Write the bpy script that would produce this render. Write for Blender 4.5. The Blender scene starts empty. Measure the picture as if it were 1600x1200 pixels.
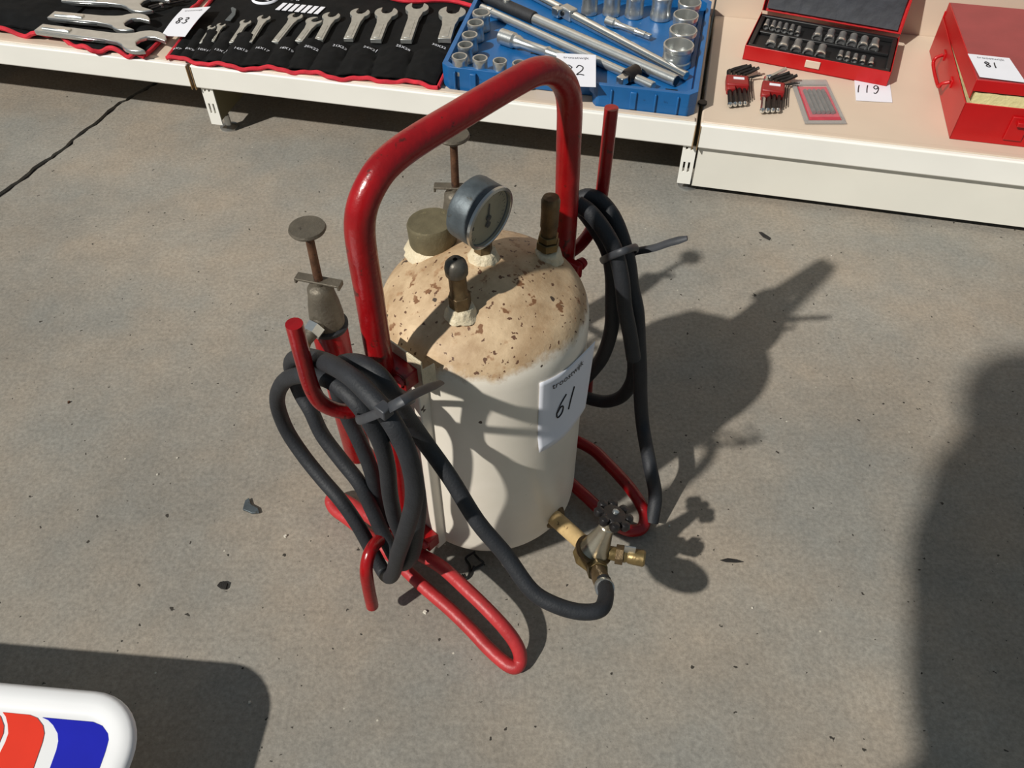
import bpy, bmesh, math, random
from mathutils import Vector, Matrix, noise

# ------------------------------------------------------------------ camera, world, sun, exposure
SC = bpy.context.scene
COL = SC.collection
R = math.radians

cam_data = bpy.data.cameras.new('camera')
cam = bpy.data.objects.new('camera', cam_data)
COL.objects.link(cam)
cam.location = (0, 0, 0.97)
cam.rotation_euler = (R(90 - 48.627), 0, 0)
cam_data.sensor_width = 36
cam_data.lens = 29.25
cam_data.clip_start = 0.02
SC.camera = cam

SC.view_settings.view_transform = 'Standard'
SC.view_settings.look = 'None'
SC.view_settings.gamma = 1
SC.view_settings.use_curve_mapping = False
SC.view_settings.exposure = -0.07

world = bpy.data.worlds.new('hall_ambient')
SC.world = world
world.use_nodes = True
wb = world.node_tree.nodes['Background']
wb.inputs['Color'].default_value = (0.72, 0.93, 1.10, 1)
wb.inputs['Strength'].default_value = 0.20

LAZ, LEL = R(38.0), R(41.5)          # travel direction of the light on the floor, its elevation
sd = bpy.data.lights.new('low_sun', 'SUN')
sd.energy = 4.2
sd.angle = R(1.3)
sd.color = (1.0, 0.962, 0.895)
sun = bpy.data.objects.new('low_sun', sd)
COL.objects.link(sun)
sun.location = (-2.5, -2, 3)
ldir = Vector((math.cos(LAZ) * math.cos(LEL), math.sin(LAZ) * math.cos(LEL), -math.sin(LEL)))
sun.rotation_euler = ldir.to_track_quat('-Z', 'Y').to_euler()

# ------------------------------------------------------------------ helpers
def lin(c):
    return tuple(((x / 255) / 12.92 if x / 255 <= 0.04045 else ((x / 255 + 0.055) / 1.055) ** 2.4) for x in c)

def mat(name, col, rough=0.5, metal=0.0, var=0.12, scale=40, bump=0.0, bscale=200, col2=None, thr=None, spec=0.5, coat=0.0, alpha=None):
    """Procedural material: base colour with noise variation, optional second colour patches (rust, wear), fine bump."""
    m = bpy.data.materials.new(name)
    m.use_nodes = True
    nt = m.node_tree
    b = nt.nodes['Principled BSDF']
    tc = nt.nodes.new('ShaderNodeTexCoord')
    n = nt.nodes.new('ShaderNodeTexNoise')
    n.inputs['Scale'].default_value = scale
    n.inputs['Detail'].default_value = 5
    nt.links.new(tc.outputs['Object'], n.inputs['Vector'])
    c = lin(col)
    r = nt.nodes.new('ShaderNodeValToRGB')
    r.color_ramp.elements[0].position = 0.3
    r.color_ramp.elements[1].position = 0.7
    r.color_ramp.elements[0].color = (*[x * (1 - var) for x in c], 1)
    r.color_ramp.elements[1].color = (*[min(1, x * (1 + var)) for x in c], 1)
    nt.links.new(n.outputs['Fac'], r.inputs['Fac'])
    out = r.outputs['Color']
    if col2 is not None:
        n2 = nt.nodes.new('ShaderNodeTexNoise')
        n2.inputs['Scale'].default_value = scale * 1.7
        n2.inputs['Detail'].default_value = 6
        n2.inputs['Roughness'].default_value = 0.65
        nt.links.new(tc.outputs['Object'], n2.inputs['Vector'])
        r2 = nt.nodes.new('ShaderNodeValToRGB')
        r2.color_ramp.elements[0].position = thr
        r2.color_ramp.elements[1].position = min(1, thr + 0.05)
        nt.links.new(n2.outputs['Fac'], r2.inputs['Fac'])
        mx = nt.nodes.new('ShaderNodeMix')
        mx.data_type = 'RGBA'
        nt.links.new(r2.outputs['Color'], mx.inputs[0])
        nt.links.new(out, mx.inputs[6])
        mx.inputs[7].default_value = (*lin(col2), 1)
        out = mx.outputs[2]
    nt.links.new(out, b.inputs['Base Color'])
    b.inputs['Roughness'].default_value = rough
    b.inputs['Metallic'].default_value = metal
    b.inputs['Specular IOR Level'].default_value = spec
    b.inputs['Coat Weight'].default_value = coat
    if alpha is not None:
        b.inputs['Alpha'].default_value = alpha
    if bump:
        n3 = nt.nodes.new('ShaderNodeTexNoise')
        n3.inputs['Scale'].default_value = bscale
        n3.inputs['Detail'].default_value = 4
        nt.links.new(tc.outputs['Object'], n3.inputs['Vector'])
        bp = nt.nodes.new('ShaderNodeBump')
        bp.inputs['Strength'].default_value = bump
        bp.inputs['Distance'].default_value = 0.002
        nt.links.new(n3.outputs['Fac'], bp.inputs['Height'])
        nt.links.new(bp.outputs['Normal'], b.inputs['Normal'])
    return m

M = dict(
    red=mat('red_enamel', (142, 12, 17), 0.28, 0, 0.25, 30, 0.25, 160, (84, 26, 20), 0.60),
    red_dull=mat('red_worn_paint', (168, 44, 46), 0.45, 0, 0.2, 30, 0.3, 160, (110, 60, 50), 0.68),
    rubber=mat('black_rubber', (34, 36, 40), 0.62, 0, 0.2, 60, 0.25, 400),
    strap=mat('dark_nylon', (58, 60, 64), 0.5, 0, 0.15, 60),
    brass=mat('tarnished_brass', (106, 88, 62), 0.48, 0.6, 0.3, 60, 0.3, 250, (60, 52, 40), 0.62),
    brass_b=mat('bright_brass', (124, 106, 70), 0.4, 0.65, 0.3, 60, 0.2, 250, (84, 66, 40), 0.66),
    capbr=mat('dull_cap_brass', (112, 104, 80), 0.6, 0.35, 0.22, 50, 0.3, 250, (138, 128, 96), 0.62),
    cast=mat('grey_cast_metal', (104, 97, 85), 0.55, 0.45, 0.2, 50, 0.4, 250, (70, 62, 54), 0.66),
    rusty=mat('rusty_steel', (98, 68, 48), 0.65, 0.35, 0.35, 80, 0.4, 300, (62, 44, 36), 0.58),
    steeld=mat('dark_steel', (92, 88, 80), 0.45, 0.6, 0.25, 60, 0.2, 250),
    gaugem=mat('sky_tinted_gauge_case', (84, 92, 96), 0.5, 0.4, 0.25, 70, 0.15, 250, (74, 76, 74), 0.6),  # grey metal, the bluish sky reflection is mixed into the base colour
    dial=mat('yellowed_dial', (158, 150, 122), 0.45, 0, 0.12, 60, col2=(120, 108, 80), thr=0.68),
    bonnet=mat('worn_nickel', (176, 168, 150), 0.28, 0.8, 0.12, 60, 0.15, 250),
    weldm=mat('cream_weld_paint', (212, 198, 168), 0.5, 0, 0.12, 60, 0.8, 260, (150, 120, 80), 0.66),
    black=mat('black_paint', (18, 18, 18), 0.5, 0, 0.2, 60),
    knobm=mat('black_handwheel', (34, 32, 32), 0.35, 0.2, 0.3, 80, 0.3, 250, (96, 70, 56), 0.68),
    pipe=mat('painted_pipe', (206, 176, 124), 0.5, 0.1, 0.12, 60, 0.3, 200, (92, 66, 36), 0.6),
    paper=mat('white_paper', (226, 228, 236), 0.7, 0, 0.02, 20),
    ink=mat('black_ink', (16, 16, 22), 0.6, 0, 0.1, 60),
    grey_ink=mat('grey_print', (92, 92, 100), 0.6, 0, 0.1, 60),
    shelfk=mat('grey_white_kick_enamel', (224, 221, 210), 0.42, 0, 0.04, 6, 0.05, 60),
    shelf=mat('cream_shelf_enamel', (208, 190, 170), 0.42, 0, 0.03, 8, 0.05, 60),
    shelfw=mat('white_shelf_enamel', (238, 236, 228), 0.4, 0, 0.04, 6, 0.05, 60),
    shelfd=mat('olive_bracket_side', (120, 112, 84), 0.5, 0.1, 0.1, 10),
    edgebr=mat('tarnished_edge', (150, 122, 84), 0.5, 0.2, 0.2, 60),
    chrome=mat('satin_chrome', (196, 198, 196), 0.28, 0.85, 0.08, 60, 0.08, 300),
    chromeb=mat('bright_chrome', (216, 218, 216), 0.14, 0.95, 0.05, 60),
    wrench=mat('forged_wrench_steel', (176, 178, 174), 0.38, 0.7, 0.12, 90, 0.15, 300),
    cloth=mat('black_canvas', (16, 17, 18), 0.9, 0, 0.3, 60, 0.5, 900, spec=0.2),
    piping=mat('red_piping', (196, 30, 48), 0.75, 0, 0.2, 60, 0.4, 700),
    blue=mat('blue_plastic', (22, 92, 150), 0.4, 0, 0.1, 30, 0.1, 200, (18, 70, 118), 0.66),
    boxred=mat('glossy_red_box', (178, 13, 17), 0.35, 0, 0.08, 12, 0.1, 300),
    boxtop=mat('dusty_red_lid', (146, 60, 62), 0.5, 0, 0.08, 20, 0.1, 300),
    tray=mat('black_plastic_tray', (22, 22, 23), 0.45, 0, 0.2, 60),
    lidin=mat('dark_foam_lining', (48, 50, 56), 0.7, 0, 0.25, 30, 0.4, 120),
    foam=mat('yellowed_foam', (216, 204, 150), 0.9, 0, 0.1, 40, 0.6, 200, (170, 140, 90), 0.7),
    setsteel=mat('grey_socket_steel', (128, 128, 128), 0.4, 0.6, 0.15, 100),
    darksteel=mat('black_oxide_steel', (66, 62, 60), 0.35, 0.8, 0.2, 100),
    holder=mat('dark_red_plastic', (140, 26, 26), 0.4, 0, 0.15, 60),
    card=mat('pink_red_card', (188, 62, 78), 0.6, 0, 0.1, 60),
    signw=mat('white_plastic', (236, 236, 236), 0.35, 0, 0.02, 10),
    signr=mat('orange_red_print', (232, 58, 34), 0.4, 0, 0.04, 30),
    signb=mat('blue_print', (24, 30, 176), 0.4, 0, 0.05, 30, col2=(150, 156, 220), thr=0.76),
    denim=mat('dark_work_clothes', (40, 44, 54), 0.85, 0, 0.2, 20),
    skin=mat('skin', (188, 140, 112), 0.6, 0, 0.1, 30),
    stone=mat('pale_chip', (206, 200, 186), 0.8, 0, 0.2, 90),
    dirt=mat('dark_crack_dirt', (36, 33, 30), 0.95, 0, 0.3, 90, 0.6, 500),
)

# clear blister plastic
bl = bpy.data.materials.new('clear_blister')
bl.use_nodes = True
_b = bl.node_tree.nodes['Principled BSDF']
_b.inputs['Base Color'].default_value = (0.9, 0.9, 0.88, 1)
_b.inputs['Roughness'].default_value = 0.12
_b.inputs['Alpha'].default_value = 0.05
_b.inputs['Specular IOR Level'].default_value = 0.35
M['blister'] = bl
# gauge glass
gl = bl.copy(); gl.name = 'gauge_glass'
gl.node_tree.nodes['Principled BSDF'].inputs['Alpha'].default_value = 0.04
M['glass'] = gl
ep = bl.copy(); ep.name = 'grey_blister_edge'
ep.node_tree.nodes['Principled BSDF'].inputs['Base Color'].default_value = (.42, .40, .38, 1)
ep.node_tree.nodes['Principled BSDF'].inputs['Alpha'].default_value = 0.6
M['edgepl'] = ep


class MB:
    """Collects shapes; build() links them as one mesh object."""
    def __init__(s, mtx=None):
        s.v = []; s.f = []; s.m = mtx or Matrix()

    def _add(s, vs, fs, mtx=None):
        k = len(s.v)
        t = s.m @ mtx if mtx is not None else s.m
        s.v += [tuple(t @ Vector(p)) for p in vs]
        s.f += [tuple(i + k for i in f) for f in fs]
        return s

    def box(s, c, d, mtx=None, taper=1.0):
        x, y, z = c; a, b, h = d[0] / 2, d[1] / 2, d[2] / 2
        vs = [(x + i * a * (taper if k > 0 else 1), y + j * b * (taper if k > 0 else 1), z + k * h) for k in (-1, 1) for j in (-1, 1) for i in (-1, 1)]
        return s._add(vs, [(0, 2, 3, 1), (4, 5, 7, 6), (0, 1, 5, 4), (2, 6, 7, 3), (0, 4, 6, 2), (1, 3, 7, 5)], mtx)

    def bx(s, x0, x1, y0, y1, z0, z1, mtx=None):
        return s.box(((x0 + x1) / 2, (y0 + y1) / 2, (z0 + z1) / 2), (x1 - x0, y1 - y0, z1 - z0), mtx)

    def prism(s, poly, z0, z1, mtx=None, inset=0.0):
        n = len(poly)
        cx = sum(p[0] for p in poly) / n; cy = sum(p[1] for p in poly) / n
        top = poly
        if inset:
            top = [(cx + (p[0] - cx) * (1 - inset), cy + (p[1] - cy) * (1 - inset)) for p in poly]
        vs = [(p[0], p[1], z0) for p in poly] + [(p[0], p[1], z1) for p in top]
        fs = [tuple(range(n - 1, -1, -1)), tuple(range(n, 2 * n))] + [(i, (i + 1) % n, n + (i + 1) % n, n + i) for i in range(n)]
        return s._add(vs, fs, mtx)

    def lathe(s, prof, mtx=None, seg=32, ring=False):
        vs = []; fs = []
        n = len(prof)
        for i in range(seg):
            a = 2 * math.pi * i / seg
            for r, z in prof:
                vs.append((r * math.cos(a), r * math.sin(a), z))
        for i in range(seg):
            j = (i + 1) % seg
            for k in range(n - 1):
                fs.append((i * n + k, j * n + k, j * n + k + 1, i * n + k + 1))
        if ring:
            for i in range(seg):
                j = (i + 1) % seg
                fs.append((i * n + n - 1, j * n + n - 1, j * n, i * n))
        if prof[0][0] > 1e-6 and not ring:
            fs.append(tuple(i * n for i in range(seg - 1, -1, -1)))
        if prof[-1][0] > 1e-6 and not ring:
            fs.append(tuple(i * n + n - 1 for i in range(seg)))
        return s._add(vs, fs, mtx)

    def cyl(s, p, q, r, r2=None, seg=20):
        p = Vector(p); q = Vector(q)
        mt = Matrix.Translation(p) @ (q - p).to_track_quat('Z', 'Y').to_matrix().to_4x4()
        L = (q - p).length
        return s.lathe([(r, 0), (r2 if r2 is not None else r, L)], mt, seg)

    def tube(s, pts, r, seg=12, smooth=6, closed=False, flat=1.0, roundend=False):
        P = [Vector(p) for p in pts]
        if smooth > 1:
            Q = []
            n = len(P)
            rng = range(n if closed else n - 1)
            for i in rng:
                p0 = P[(i - 1) % n] if closed or i > 0 else P[0] * 2 - P[1]
                p1 = P[i]; p2 = P[(i + 1) % n]
                p3 = P[(i + 2) % n] if closed or i + 2 < n else P[-1] * 2 - P[-2]
                for k in range(smooth):
                    t = k / smooth
                    Q.append(0.5 * ((2 * p1) + (p2 - p0) * t + (2 * p0 - 5 * p1 + 4 * p2 - p3) * t * t + (3 * p1 - p0 - 3 * p2 + p3) * t ** 3))
            if not closed:
                Q.append(P[-1])
            P = Q
        n = len(P)
        vs = []; fs = []
        T = []
        for i in range(n):
            if closed:
                t = P[(i + 1) % n] - P[i - 1]
            else:
                t = P[min(i + 1, n - 1)] - P[max(i - 1, 0)]
            T.append(t.normalized())
        u = T[0].orthogonal().normalized()
        fr = []
        for i in range(n):
            if i:
                ax = T[i - 1].cross(T[i])
                if ax.length > 1e-7:
                    u = Matrix.Rotation(T[i - 1].angle(T[i]), 3, ax.normalized()) @ u
            u = (u - T[i] * u.dot(T[i])).normalized()
            fr.append((u.copy(), T[i].cross(u)))
        for i in range(n):
            rr = r(i / (n - 1)) if callable(r) else r
            for k in range(seg):
                a = 2 * math.pi * k / seg
                vs.append(P[i] + fr[i][0] * (rr * math.cos(a)) + fr[i][1] * (rr * flat * math.sin(a)))
        for i in range(n if closed else n - 1):
            j = (i + 1) % n
            for k in range(seg):
                l = (k + 1) % seg
                fs.append((i * seg + k, i * seg + l, j * seg + l, j * seg + k))
        if not closed:
            fs.append(tuple(range(seg - 1, -1, -1)))
            fs.append(tuple((n - 1) * seg + k for k in range(seg)))
        return s._add(vs, fs)

    def grid(s, fn, nu, nv, thick=0.0):
        vs = [fn(i / nu, j / nv) for j in range(nv + 1) for i in range(nu + 1)]
        fs = [(j * (nu + 1) + i, j * (nu + 1) + i + 1, (j + 1) * (nu + 1) + i + 1, (j + 1) * (nu + 1) + i) for j in range(nv) for i in range(nu)]
        if thick:
            k = len(vs)
            vs2 = [(p[0], p[1], p[2] - thick) for p in vs]
            fs2 = [tuple(i + k for i in reversed(f)) for f in fs]
            ring = [i for i in range(nu + 1)] + [j * (nu + 1) + nu for j in range(1, nv + 1)] + [nv * (nu + 1) + i for i in range(nu - 1, -1, -1)] + [j * (nu + 1) for j in range(nv - 1, 0, -1)]
            side = [(ring[(q + 1) % len(ring)], ring[q], ring[q] + k, ring[(q + 1) % len(ring)] + k) for q in range(len(ring))]
            vs += vs2; fs += fs2 + side
        return s._add(vs, fs)

    def build(s, name, m, parent=None, bevel=0.0, bseg=2, angle=38, mats=None):
        me = bpy.data.meshes.new(name)
        me.from_pydata(s.v, [], s.f)
        me.materials.append(m)
        bm = bmesh.new(); bm.from_mesh(me)
        bmesh.ops.recalc_face_normals(bm, faces=bm.faces)
        bm.to_mesh(me); bm.free()
        me.shade_smooth()
        me.set_sharp_from_angle(angle=R(angle))
        o = bpy.data.objects.new(name, me)
        COL.objects.link(o)
        if parent is not None:
            o.parent = parent
        if bevel:
            b = o.modifiers.new('bevel', 'BEVEL')
            b.width = bevel; b.segments = bseg; b.limit_method = 'ANGLE'; b.angle_limit = R(35)
            b.harden_normals = False
        return o


def tag(o, label=None, cat=None, group=None, kind=None):
    if label: o['label'] = label
    if cat: o['category'] = cat
    if group: o['group'] = group
    if kind: o['kind'] = kind
    return o


def empty(name, loc, rz=0.0, label=None, cat=None, group=None):
    o = bpy.data.objects.new(name, None)
    o.empty_display_size = 0.05
    COL.objects.link(o)
    o.location = loc
    o.rotation_euler = (0, 0, rz)
    return tag(o, label, cat, group)


def kids(o):
    return [c for c in COL.objects if c.parent == o]


def copy_tree(o, parent=None):
    c = o.copy(); COL.objects.link(c)
    if parent is not None: c.parent = parent
    for ch in kids(o):
        copy_tree(ch, c)
    return c


def rounded(w, d, r, n=6, cx=0, cy=0):
    pts = []
    for (sx, sy, a0) in ((1, 1, 0), (-1, 1, 90), (-1, -1, 180), (1, -1, 270)):
        for i in range(n + 1):
            a = R(a0 + 90 * i / n)
            pts.append((cx + sx * (w / 2 - r) + r * math.cos(a), cy + sy * (d / 2 - r) + r * math.sin(a)))
    return pts


def text_geo(txt, size):
    cu = bpy.data.curves.new('lettering', 'FONT')
    cu.body = txt; cu.size = size; cu.align_x = 'CENTER'; cu.align_y = 'CENTER'
    cu.resolution_u = 2
    ob = bpy.data.objects.new('lettering', cu)
    me = bpy.data.meshes.new_from_object(ob)
    vs = [tuple(v.co) for v in me.vertices]; fs = [tuple(p.vertices) for p in me.polygons]
    bpy.data.meshes.remove(me); bpy.data.objects.remove(ob); bpy.data.curves.remove(cu)
    return vs, fs


def mapped(vs, fs, fn, name, m, parent):
    b = MB(); b._add([fn(p) for p in vs], fs)
    return b.build(name, m, parent)


DIG = {
    '0': [[(.5, .95), (.15, .7), (.15, .3), (.5, .05), (.85, .3), (.85, .7), (.5, .95)]],
    '1': [[(.55, 1), (.42, .5), (.36, 0)]],
    '2': [[(.15, .75), (.4, 1), (.8, .85), (.7, .5), (.15, .05), (.5, .08), (.9, .02)]],
    '3': [[(.2, .9), (.6, 1), (.75, .75), (.4, .55), (.8, .35), (.6, .02), (.15, .1)]],
    '6': [[(.75, 1), (.35, .7), (.15, .3), (.35, 0), (.7, .12), (.7, .42), (.4, .5), (.2, .3)]],
    '8': [[(.75, .85), (.45, 1), (.2, .8), (.45, .55), (.78, .25), (.5, 0), (.2, .2), (.5, .5), (.8, .75), (.75, .85)]],
    '9': [[(.8, .8), (.5, 1), (.2, .75), (.45, .5), (.8, .75), (.7, .3), (.35, -.1), (.15, 0)]],
}


def stroke_pts(txt, h, gap=0.62):
    """Hand-written digits as poly-lines centred on the origin."""
    out = []
    w = h * gap
    x = -w * len(txt) / 2
    for ch in txt:
        for st in DIG[ch]:
            out.append([(x + p[0] * w * 0.9, (p[1] - 0.5) * h) for p in st])
        x += w
    return out


def flat_tag(name, corners, z, num, label, cat='paper tag', tilt=None, brand='troostwijk', group=None, logo=True, numsize=0.36, numpos=(0.5, 0.5)):
    """Lot number slip from four corners (top-left, top-right, bottom-right, bottom-left) in shelf coordinates."""
    tl, tr, br, bl_ = [Vector((c[0], c[1], 0)) for c in corners]
    def at(u, v, h=0.0):
        p = tl.lerp(tr, u).lerp(bl_.lerp(br, u), v)
        zz = z + h
        if tilt: zz += tilt(u, v)
        return (p.x, p.y, zz)
    t = empty(name, SL(*at(.5, .5, 0)), SHA, label, cat, group)
    inv = Vector((at(.5, .5)[0], at(.5, .5)[1], at(.5, .5)[2]))
    loc = lambda u, v, h=0.0: tuple(Vector(at(u, v, h)) - inv)
    MB().grid(lambda i, j: loc(i, 1 - j, 0.0008), 8, 8, 0.0006).build('slip', M['paper'], t)
    W = (tr - tl).length; H = (tl - bl_).length
    if logo:
        vs, fs = text_geo(brand, W * 0.155)
        mapped(vs, fs, lambda p: loc(.5 + p[0] / W, .13 - p[1] / H, 0.0012), 'logo_print', M['grey_ink'], t)
    b = MB()
    for st in stroke_pts(num, H * numsize):
        b.tube([loc(numpos[0] + p[0] / W, numpos[1] - p[1] / H, 0.0012) for p in st], 0.0010, 6, 4)
    b.build('handwritten_number', M['ink'], t)
    return t

# shelf frame: s runs along the front edge, t into the shelf, z up from the deck
SHA = R(-12.42)
SO = Vector((0.339, 1.346, 0))
DZ = 0.153
def SL(s, t, z=0.0):
    return (SO.x + s * math.cos(SHA) - t * math.sin(SHA), SO.y + s * math.sin(SHA) + t * math.cos(SHA), DZ + z)

# ------------------------------------------------------------------ floor with its expansion crack
def floor_material():
    m = bpy.data.materials.new('worn_concrete')
    m.use_nodes = True
    nt = m.node_tree; b = nt.nodes['Principled BSDF']; L = nt.links
    tc = nt.nodes.new('ShaderNodeTexCoord')
    def nz(scale, det=5, ro=0.55):
        n = nt.nodes.new('ShaderNodeTexNoise'); n.inputs['Scale'].default_value = scale
        n.inputs['Detail'].default_value = det; n.inputs['Roughness'].default_value = ro
        L.new(tc.outputs['Object'], n.inputs['Vector']); return n.outputs['Fac']
    def ramp(src, a, b_, c0, c1):
        r = nt.nodes.new('ShaderNodeValToRGB'); r.color_ramp.elements[0].position = a; r.color_ramp.elements[1].position = b_
        r.color_ramp.elements[0].color = (*c0, 1); r.color_ramp.elements[1].color = (*c1, 1)
        L.new(src, r.inputs['Fac']); return r.outputs['Color']
    def mix(f, a, c, mode='MIX'):
        x = nt.nodes.new('ShaderNodeMix'); x.data_type = 'RGBA'; x.blend_type = mode
        if isinstance(f, float): x.inputs[0].default_value = f
        else: L.new(f, x.inputs[0])
        L.new(a, x.inputs[6])
        if isinstance(c, tuple): x.inputs[7].default_value = (*c, 1)
        else: L.new(c, x.inputs[7])
        return x.outputs[2]
    base = ramp(nz(2.2, 6, .6), .34, .66, lin(FC0), lin(FC1))
    tint = ramp(nz(5.5, 4), .35, .65, (0.93, 0.97, 1.0), (1.06, 1.0, 0.94))
    c = mix(1.0, base, tint, 'MULTIPLY')
    fine = ramp(nz(170, 3, .7), .3, .7, (0.78,) * 3, (1.18,) * 3)
    c = mix(1.0, c, fine, 'MULTIPLY')
    mid = ramp(nz(28, 5, .7), .3, .7, (0.92,) * 3, (1.07,) * 3)
    c = mix(1.0, c, mid, 'MULTIPLY')
    # dark specks and pale chips
    sp = ramp(nz(95, 2, .5), .715, .735, (0, 0, 0), (1, 1, 1))
    c = mix(sp, c, lin((58, 54, 48)))
    v = nt.nodes.new('ShaderNodeTexVoronoi'); v.inputs['Scale'].default_value = 22
    L.new(tc.outputs['Object'], v.inputs['Vector'])
    ch = ramp(v.outputs['Distance'], .02, .035, (1, 1, 1), (0, 0, 0))
    g = ramp(nz(9, 2), .5, .52, (0, 0, 0), (1, 1, 1))
    ch = mix(1.0, ch, g, 'MULTIPLY')
    c = mix(ch, c, lin((196, 190, 174)))
    L.new(c, b.inputs['Base Color'])
    b.inputs['Roughness'].default_value = 0.72
    b.inputs['Specular IOR Level'].default_value = 0.3
    bp = nt.nodes.new('ShaderNodeBump'); bp.inputs['Strength'].default_value = 0.35; bp.inputs['Distance'].default_value = 0.002
    L.new(nz(120, 6, .7), bp.inputs['Height']); L.new(bp.outputs['Normal'], b.inputs['Normal'])
    return m

FC0, FC1 = (132, 128, 120), (157, 149, 137)
FM = floor_material()
random.seed(4)
c0 = Vector((-0.9958, 1.347, 0)); c1 = Vector((-0.8113, 1.774, 0))
mid_ = [Vector((-0.9449, 1.462, 0)), Vector((-0.9147, 1.544, 0)), Vector((-0.8641, 1.685, 0))]
dcr = (c1 - c0).normalized(); ncr = Vector((-dcr.y, dcr.x, 0))
line = [c0 - dcr * 2.5, c0 - dcr * 0.8]
anchors = [c0, *mid_, c1]
for a, b_ in zip(anchors[:-1], anchors[1:]):
    for k in range(8):
        line.append(a.lerp(b_, k / 8) + ncr * random.uniform(-.0035, .0035))
line += [c1, c1 + dcr * .9, c1 + dcr * 2.6]
gap = [0.0, .003] + [random.uniform(.0036, .0076) for _ in line[2:-2]] + [.003, .0]
left = [p + ncr * g for p, g in zip(line, gap)]
right_ = [p - ncr * g for p, g in zip(line, gap)]
b = MB()
# the slab right of the crack and the slab left of it, each a 5 cm thick plate
b.prism([(p.x, p.y) for p in right_] + [(4.5, 4.2), (4.5, -3.2), (-3.2, -3.2)], -0.05, 0)
b.prism([(p.x, p.y) for p in reversed(left)] + [(-4.2, -1.4), (-4.2, 4.2)], -0.05, 0)
floor = b.build('floor', FM); tag(floor, kind='structure')
g = MB().bx(-4.2, 4.5, -3.2, 4.2, -0.075, -0.055).build('trim_1', M['dirt']); tag(g, kind='structure')
b = MB(); b.prism([(p.x, p.y) for p in right_] + [(p.x, p.y) for p in reversed(left)], -0.05, -0.006)
o = b.build('crack_filler', M['dirt'], floor)

# ------------------------------------------------------------------ gondola shelving
def shelf_unit(s0, s1, label, kick, feet, name='base_shelf'):
    t = empty(name, SL(s0, 0, -DZ), SHA, label, 'shelf', None)
    w = s1 - s0
    e = 0.002
    # deck with a rolled front lip
    MB().bx(e, w - e, 0.004, 0.44, DZ - 0.02, DZ).build('deck', M['shelf'], t, 0.003)
    MB().bx(e, w - e, -0.006, 0.006, DZ - 0.046, DZ + 0.001).build('front_lip', M['shelfw'], t, 0.003, 3)
    MB().bx(e + .004, w - e - .004, 0.003, 0.015, DZ + 0.0005, DZ + 0.0035).build('edge_bead', M['shelf'], t, 0.0015)
    for x in (e, w - e - 0.0015):
        MB().bx(x, x + 0.0015, -0.0075, 0.004, DZ - 0.050, DZ - 0.001).build('lip_end', M['edgebr'], t)
    MB().bx(0.0, w, 0.44, 0.452, 0.04, 1.35).build('back_panel', M['shelf'], t, 0.002)
    if kick:
        MB().bx(0.006, w - 0.004, 0.007, 0.011, 0.016, DZ - 0.05 + .02).build('kick_plate', M['shelfk'], t, 0.001)
    for x in feet:
        f = MB()
        # folded bracket: face plate with slots, long side web
        x0 = x; x1 = x + 0.025
        zt = DZ - 0.049; zb = 0.022
        cuts = [(x0 + .0055, x0 + .0095), (x0 + .0145, x0 + .0185)]
        rows = [(zb + .026, zb + .048), (zt - .008, zt - .002)]
        xs = [x0, cuts[0][0], cuts[0][1], cuts[1][0], cuts[1][1], x1]
        zs = [zb, rows[0][0], rows[0][1], rows[1][0], rows[1][1], zt]
        for i in range(5):
            for j in range(5):
                if i in (1, 3) and j in (1, 3):
                    continue
                f.bx(xs[i], xs[i + 1], -0.002 + .004, 0.0035 + .002, zs[j], zs[j + 1])
        fo = f.build('bracket_face', M['shelfw'], t)
        MB().bx(x1 - 0.002, x1, 0.004, 0.43, zb + .01, zt).build('bracket_side', M['shelfd'], t)
        MB().bx(x0, x0 + .002, 0.004, 0.43, zb + .03, zt).build('bracket_side', M['shelfd'], t)
        for yy in (0.03, 0.40):
            ft = MB().lathe([(0.019, 0), (0.019, 0.003), (0.012, 0.006), (0.007, 0.008), (0.006, 0.03), (0.0, 0.03)], Matrix.Translation((x0 + .021, yy, 0.0)), 24).build('levelling_foot', M['chrome'], t)
    return t

shelf_unit(-2.0, -1.003, 'white shelf base at the far left edge, without kick plate, under the large wrenches', False, [0.0])
shelf_unit(-1.0, -0.003, 'white shelf base in the middle, open underneath, between its two slotted brackets', False, [0.008])
shelf_unit(0.0, 1.0, 'cream shelf base on the right with a white kick plate, carrying the red boxes', True, [-0.022])

# ------------------------------------------------------------------ the pressure bleeder: local frame, x across the frame, -y to its front
MR = R(48.0)
bleeder = empty('pressure_bleeder', (-0.030, 0.646, 0), MR,
                'cream steel pressure tank in a red tubular carrying frame with black hoses', 'pressure tank')

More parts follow.
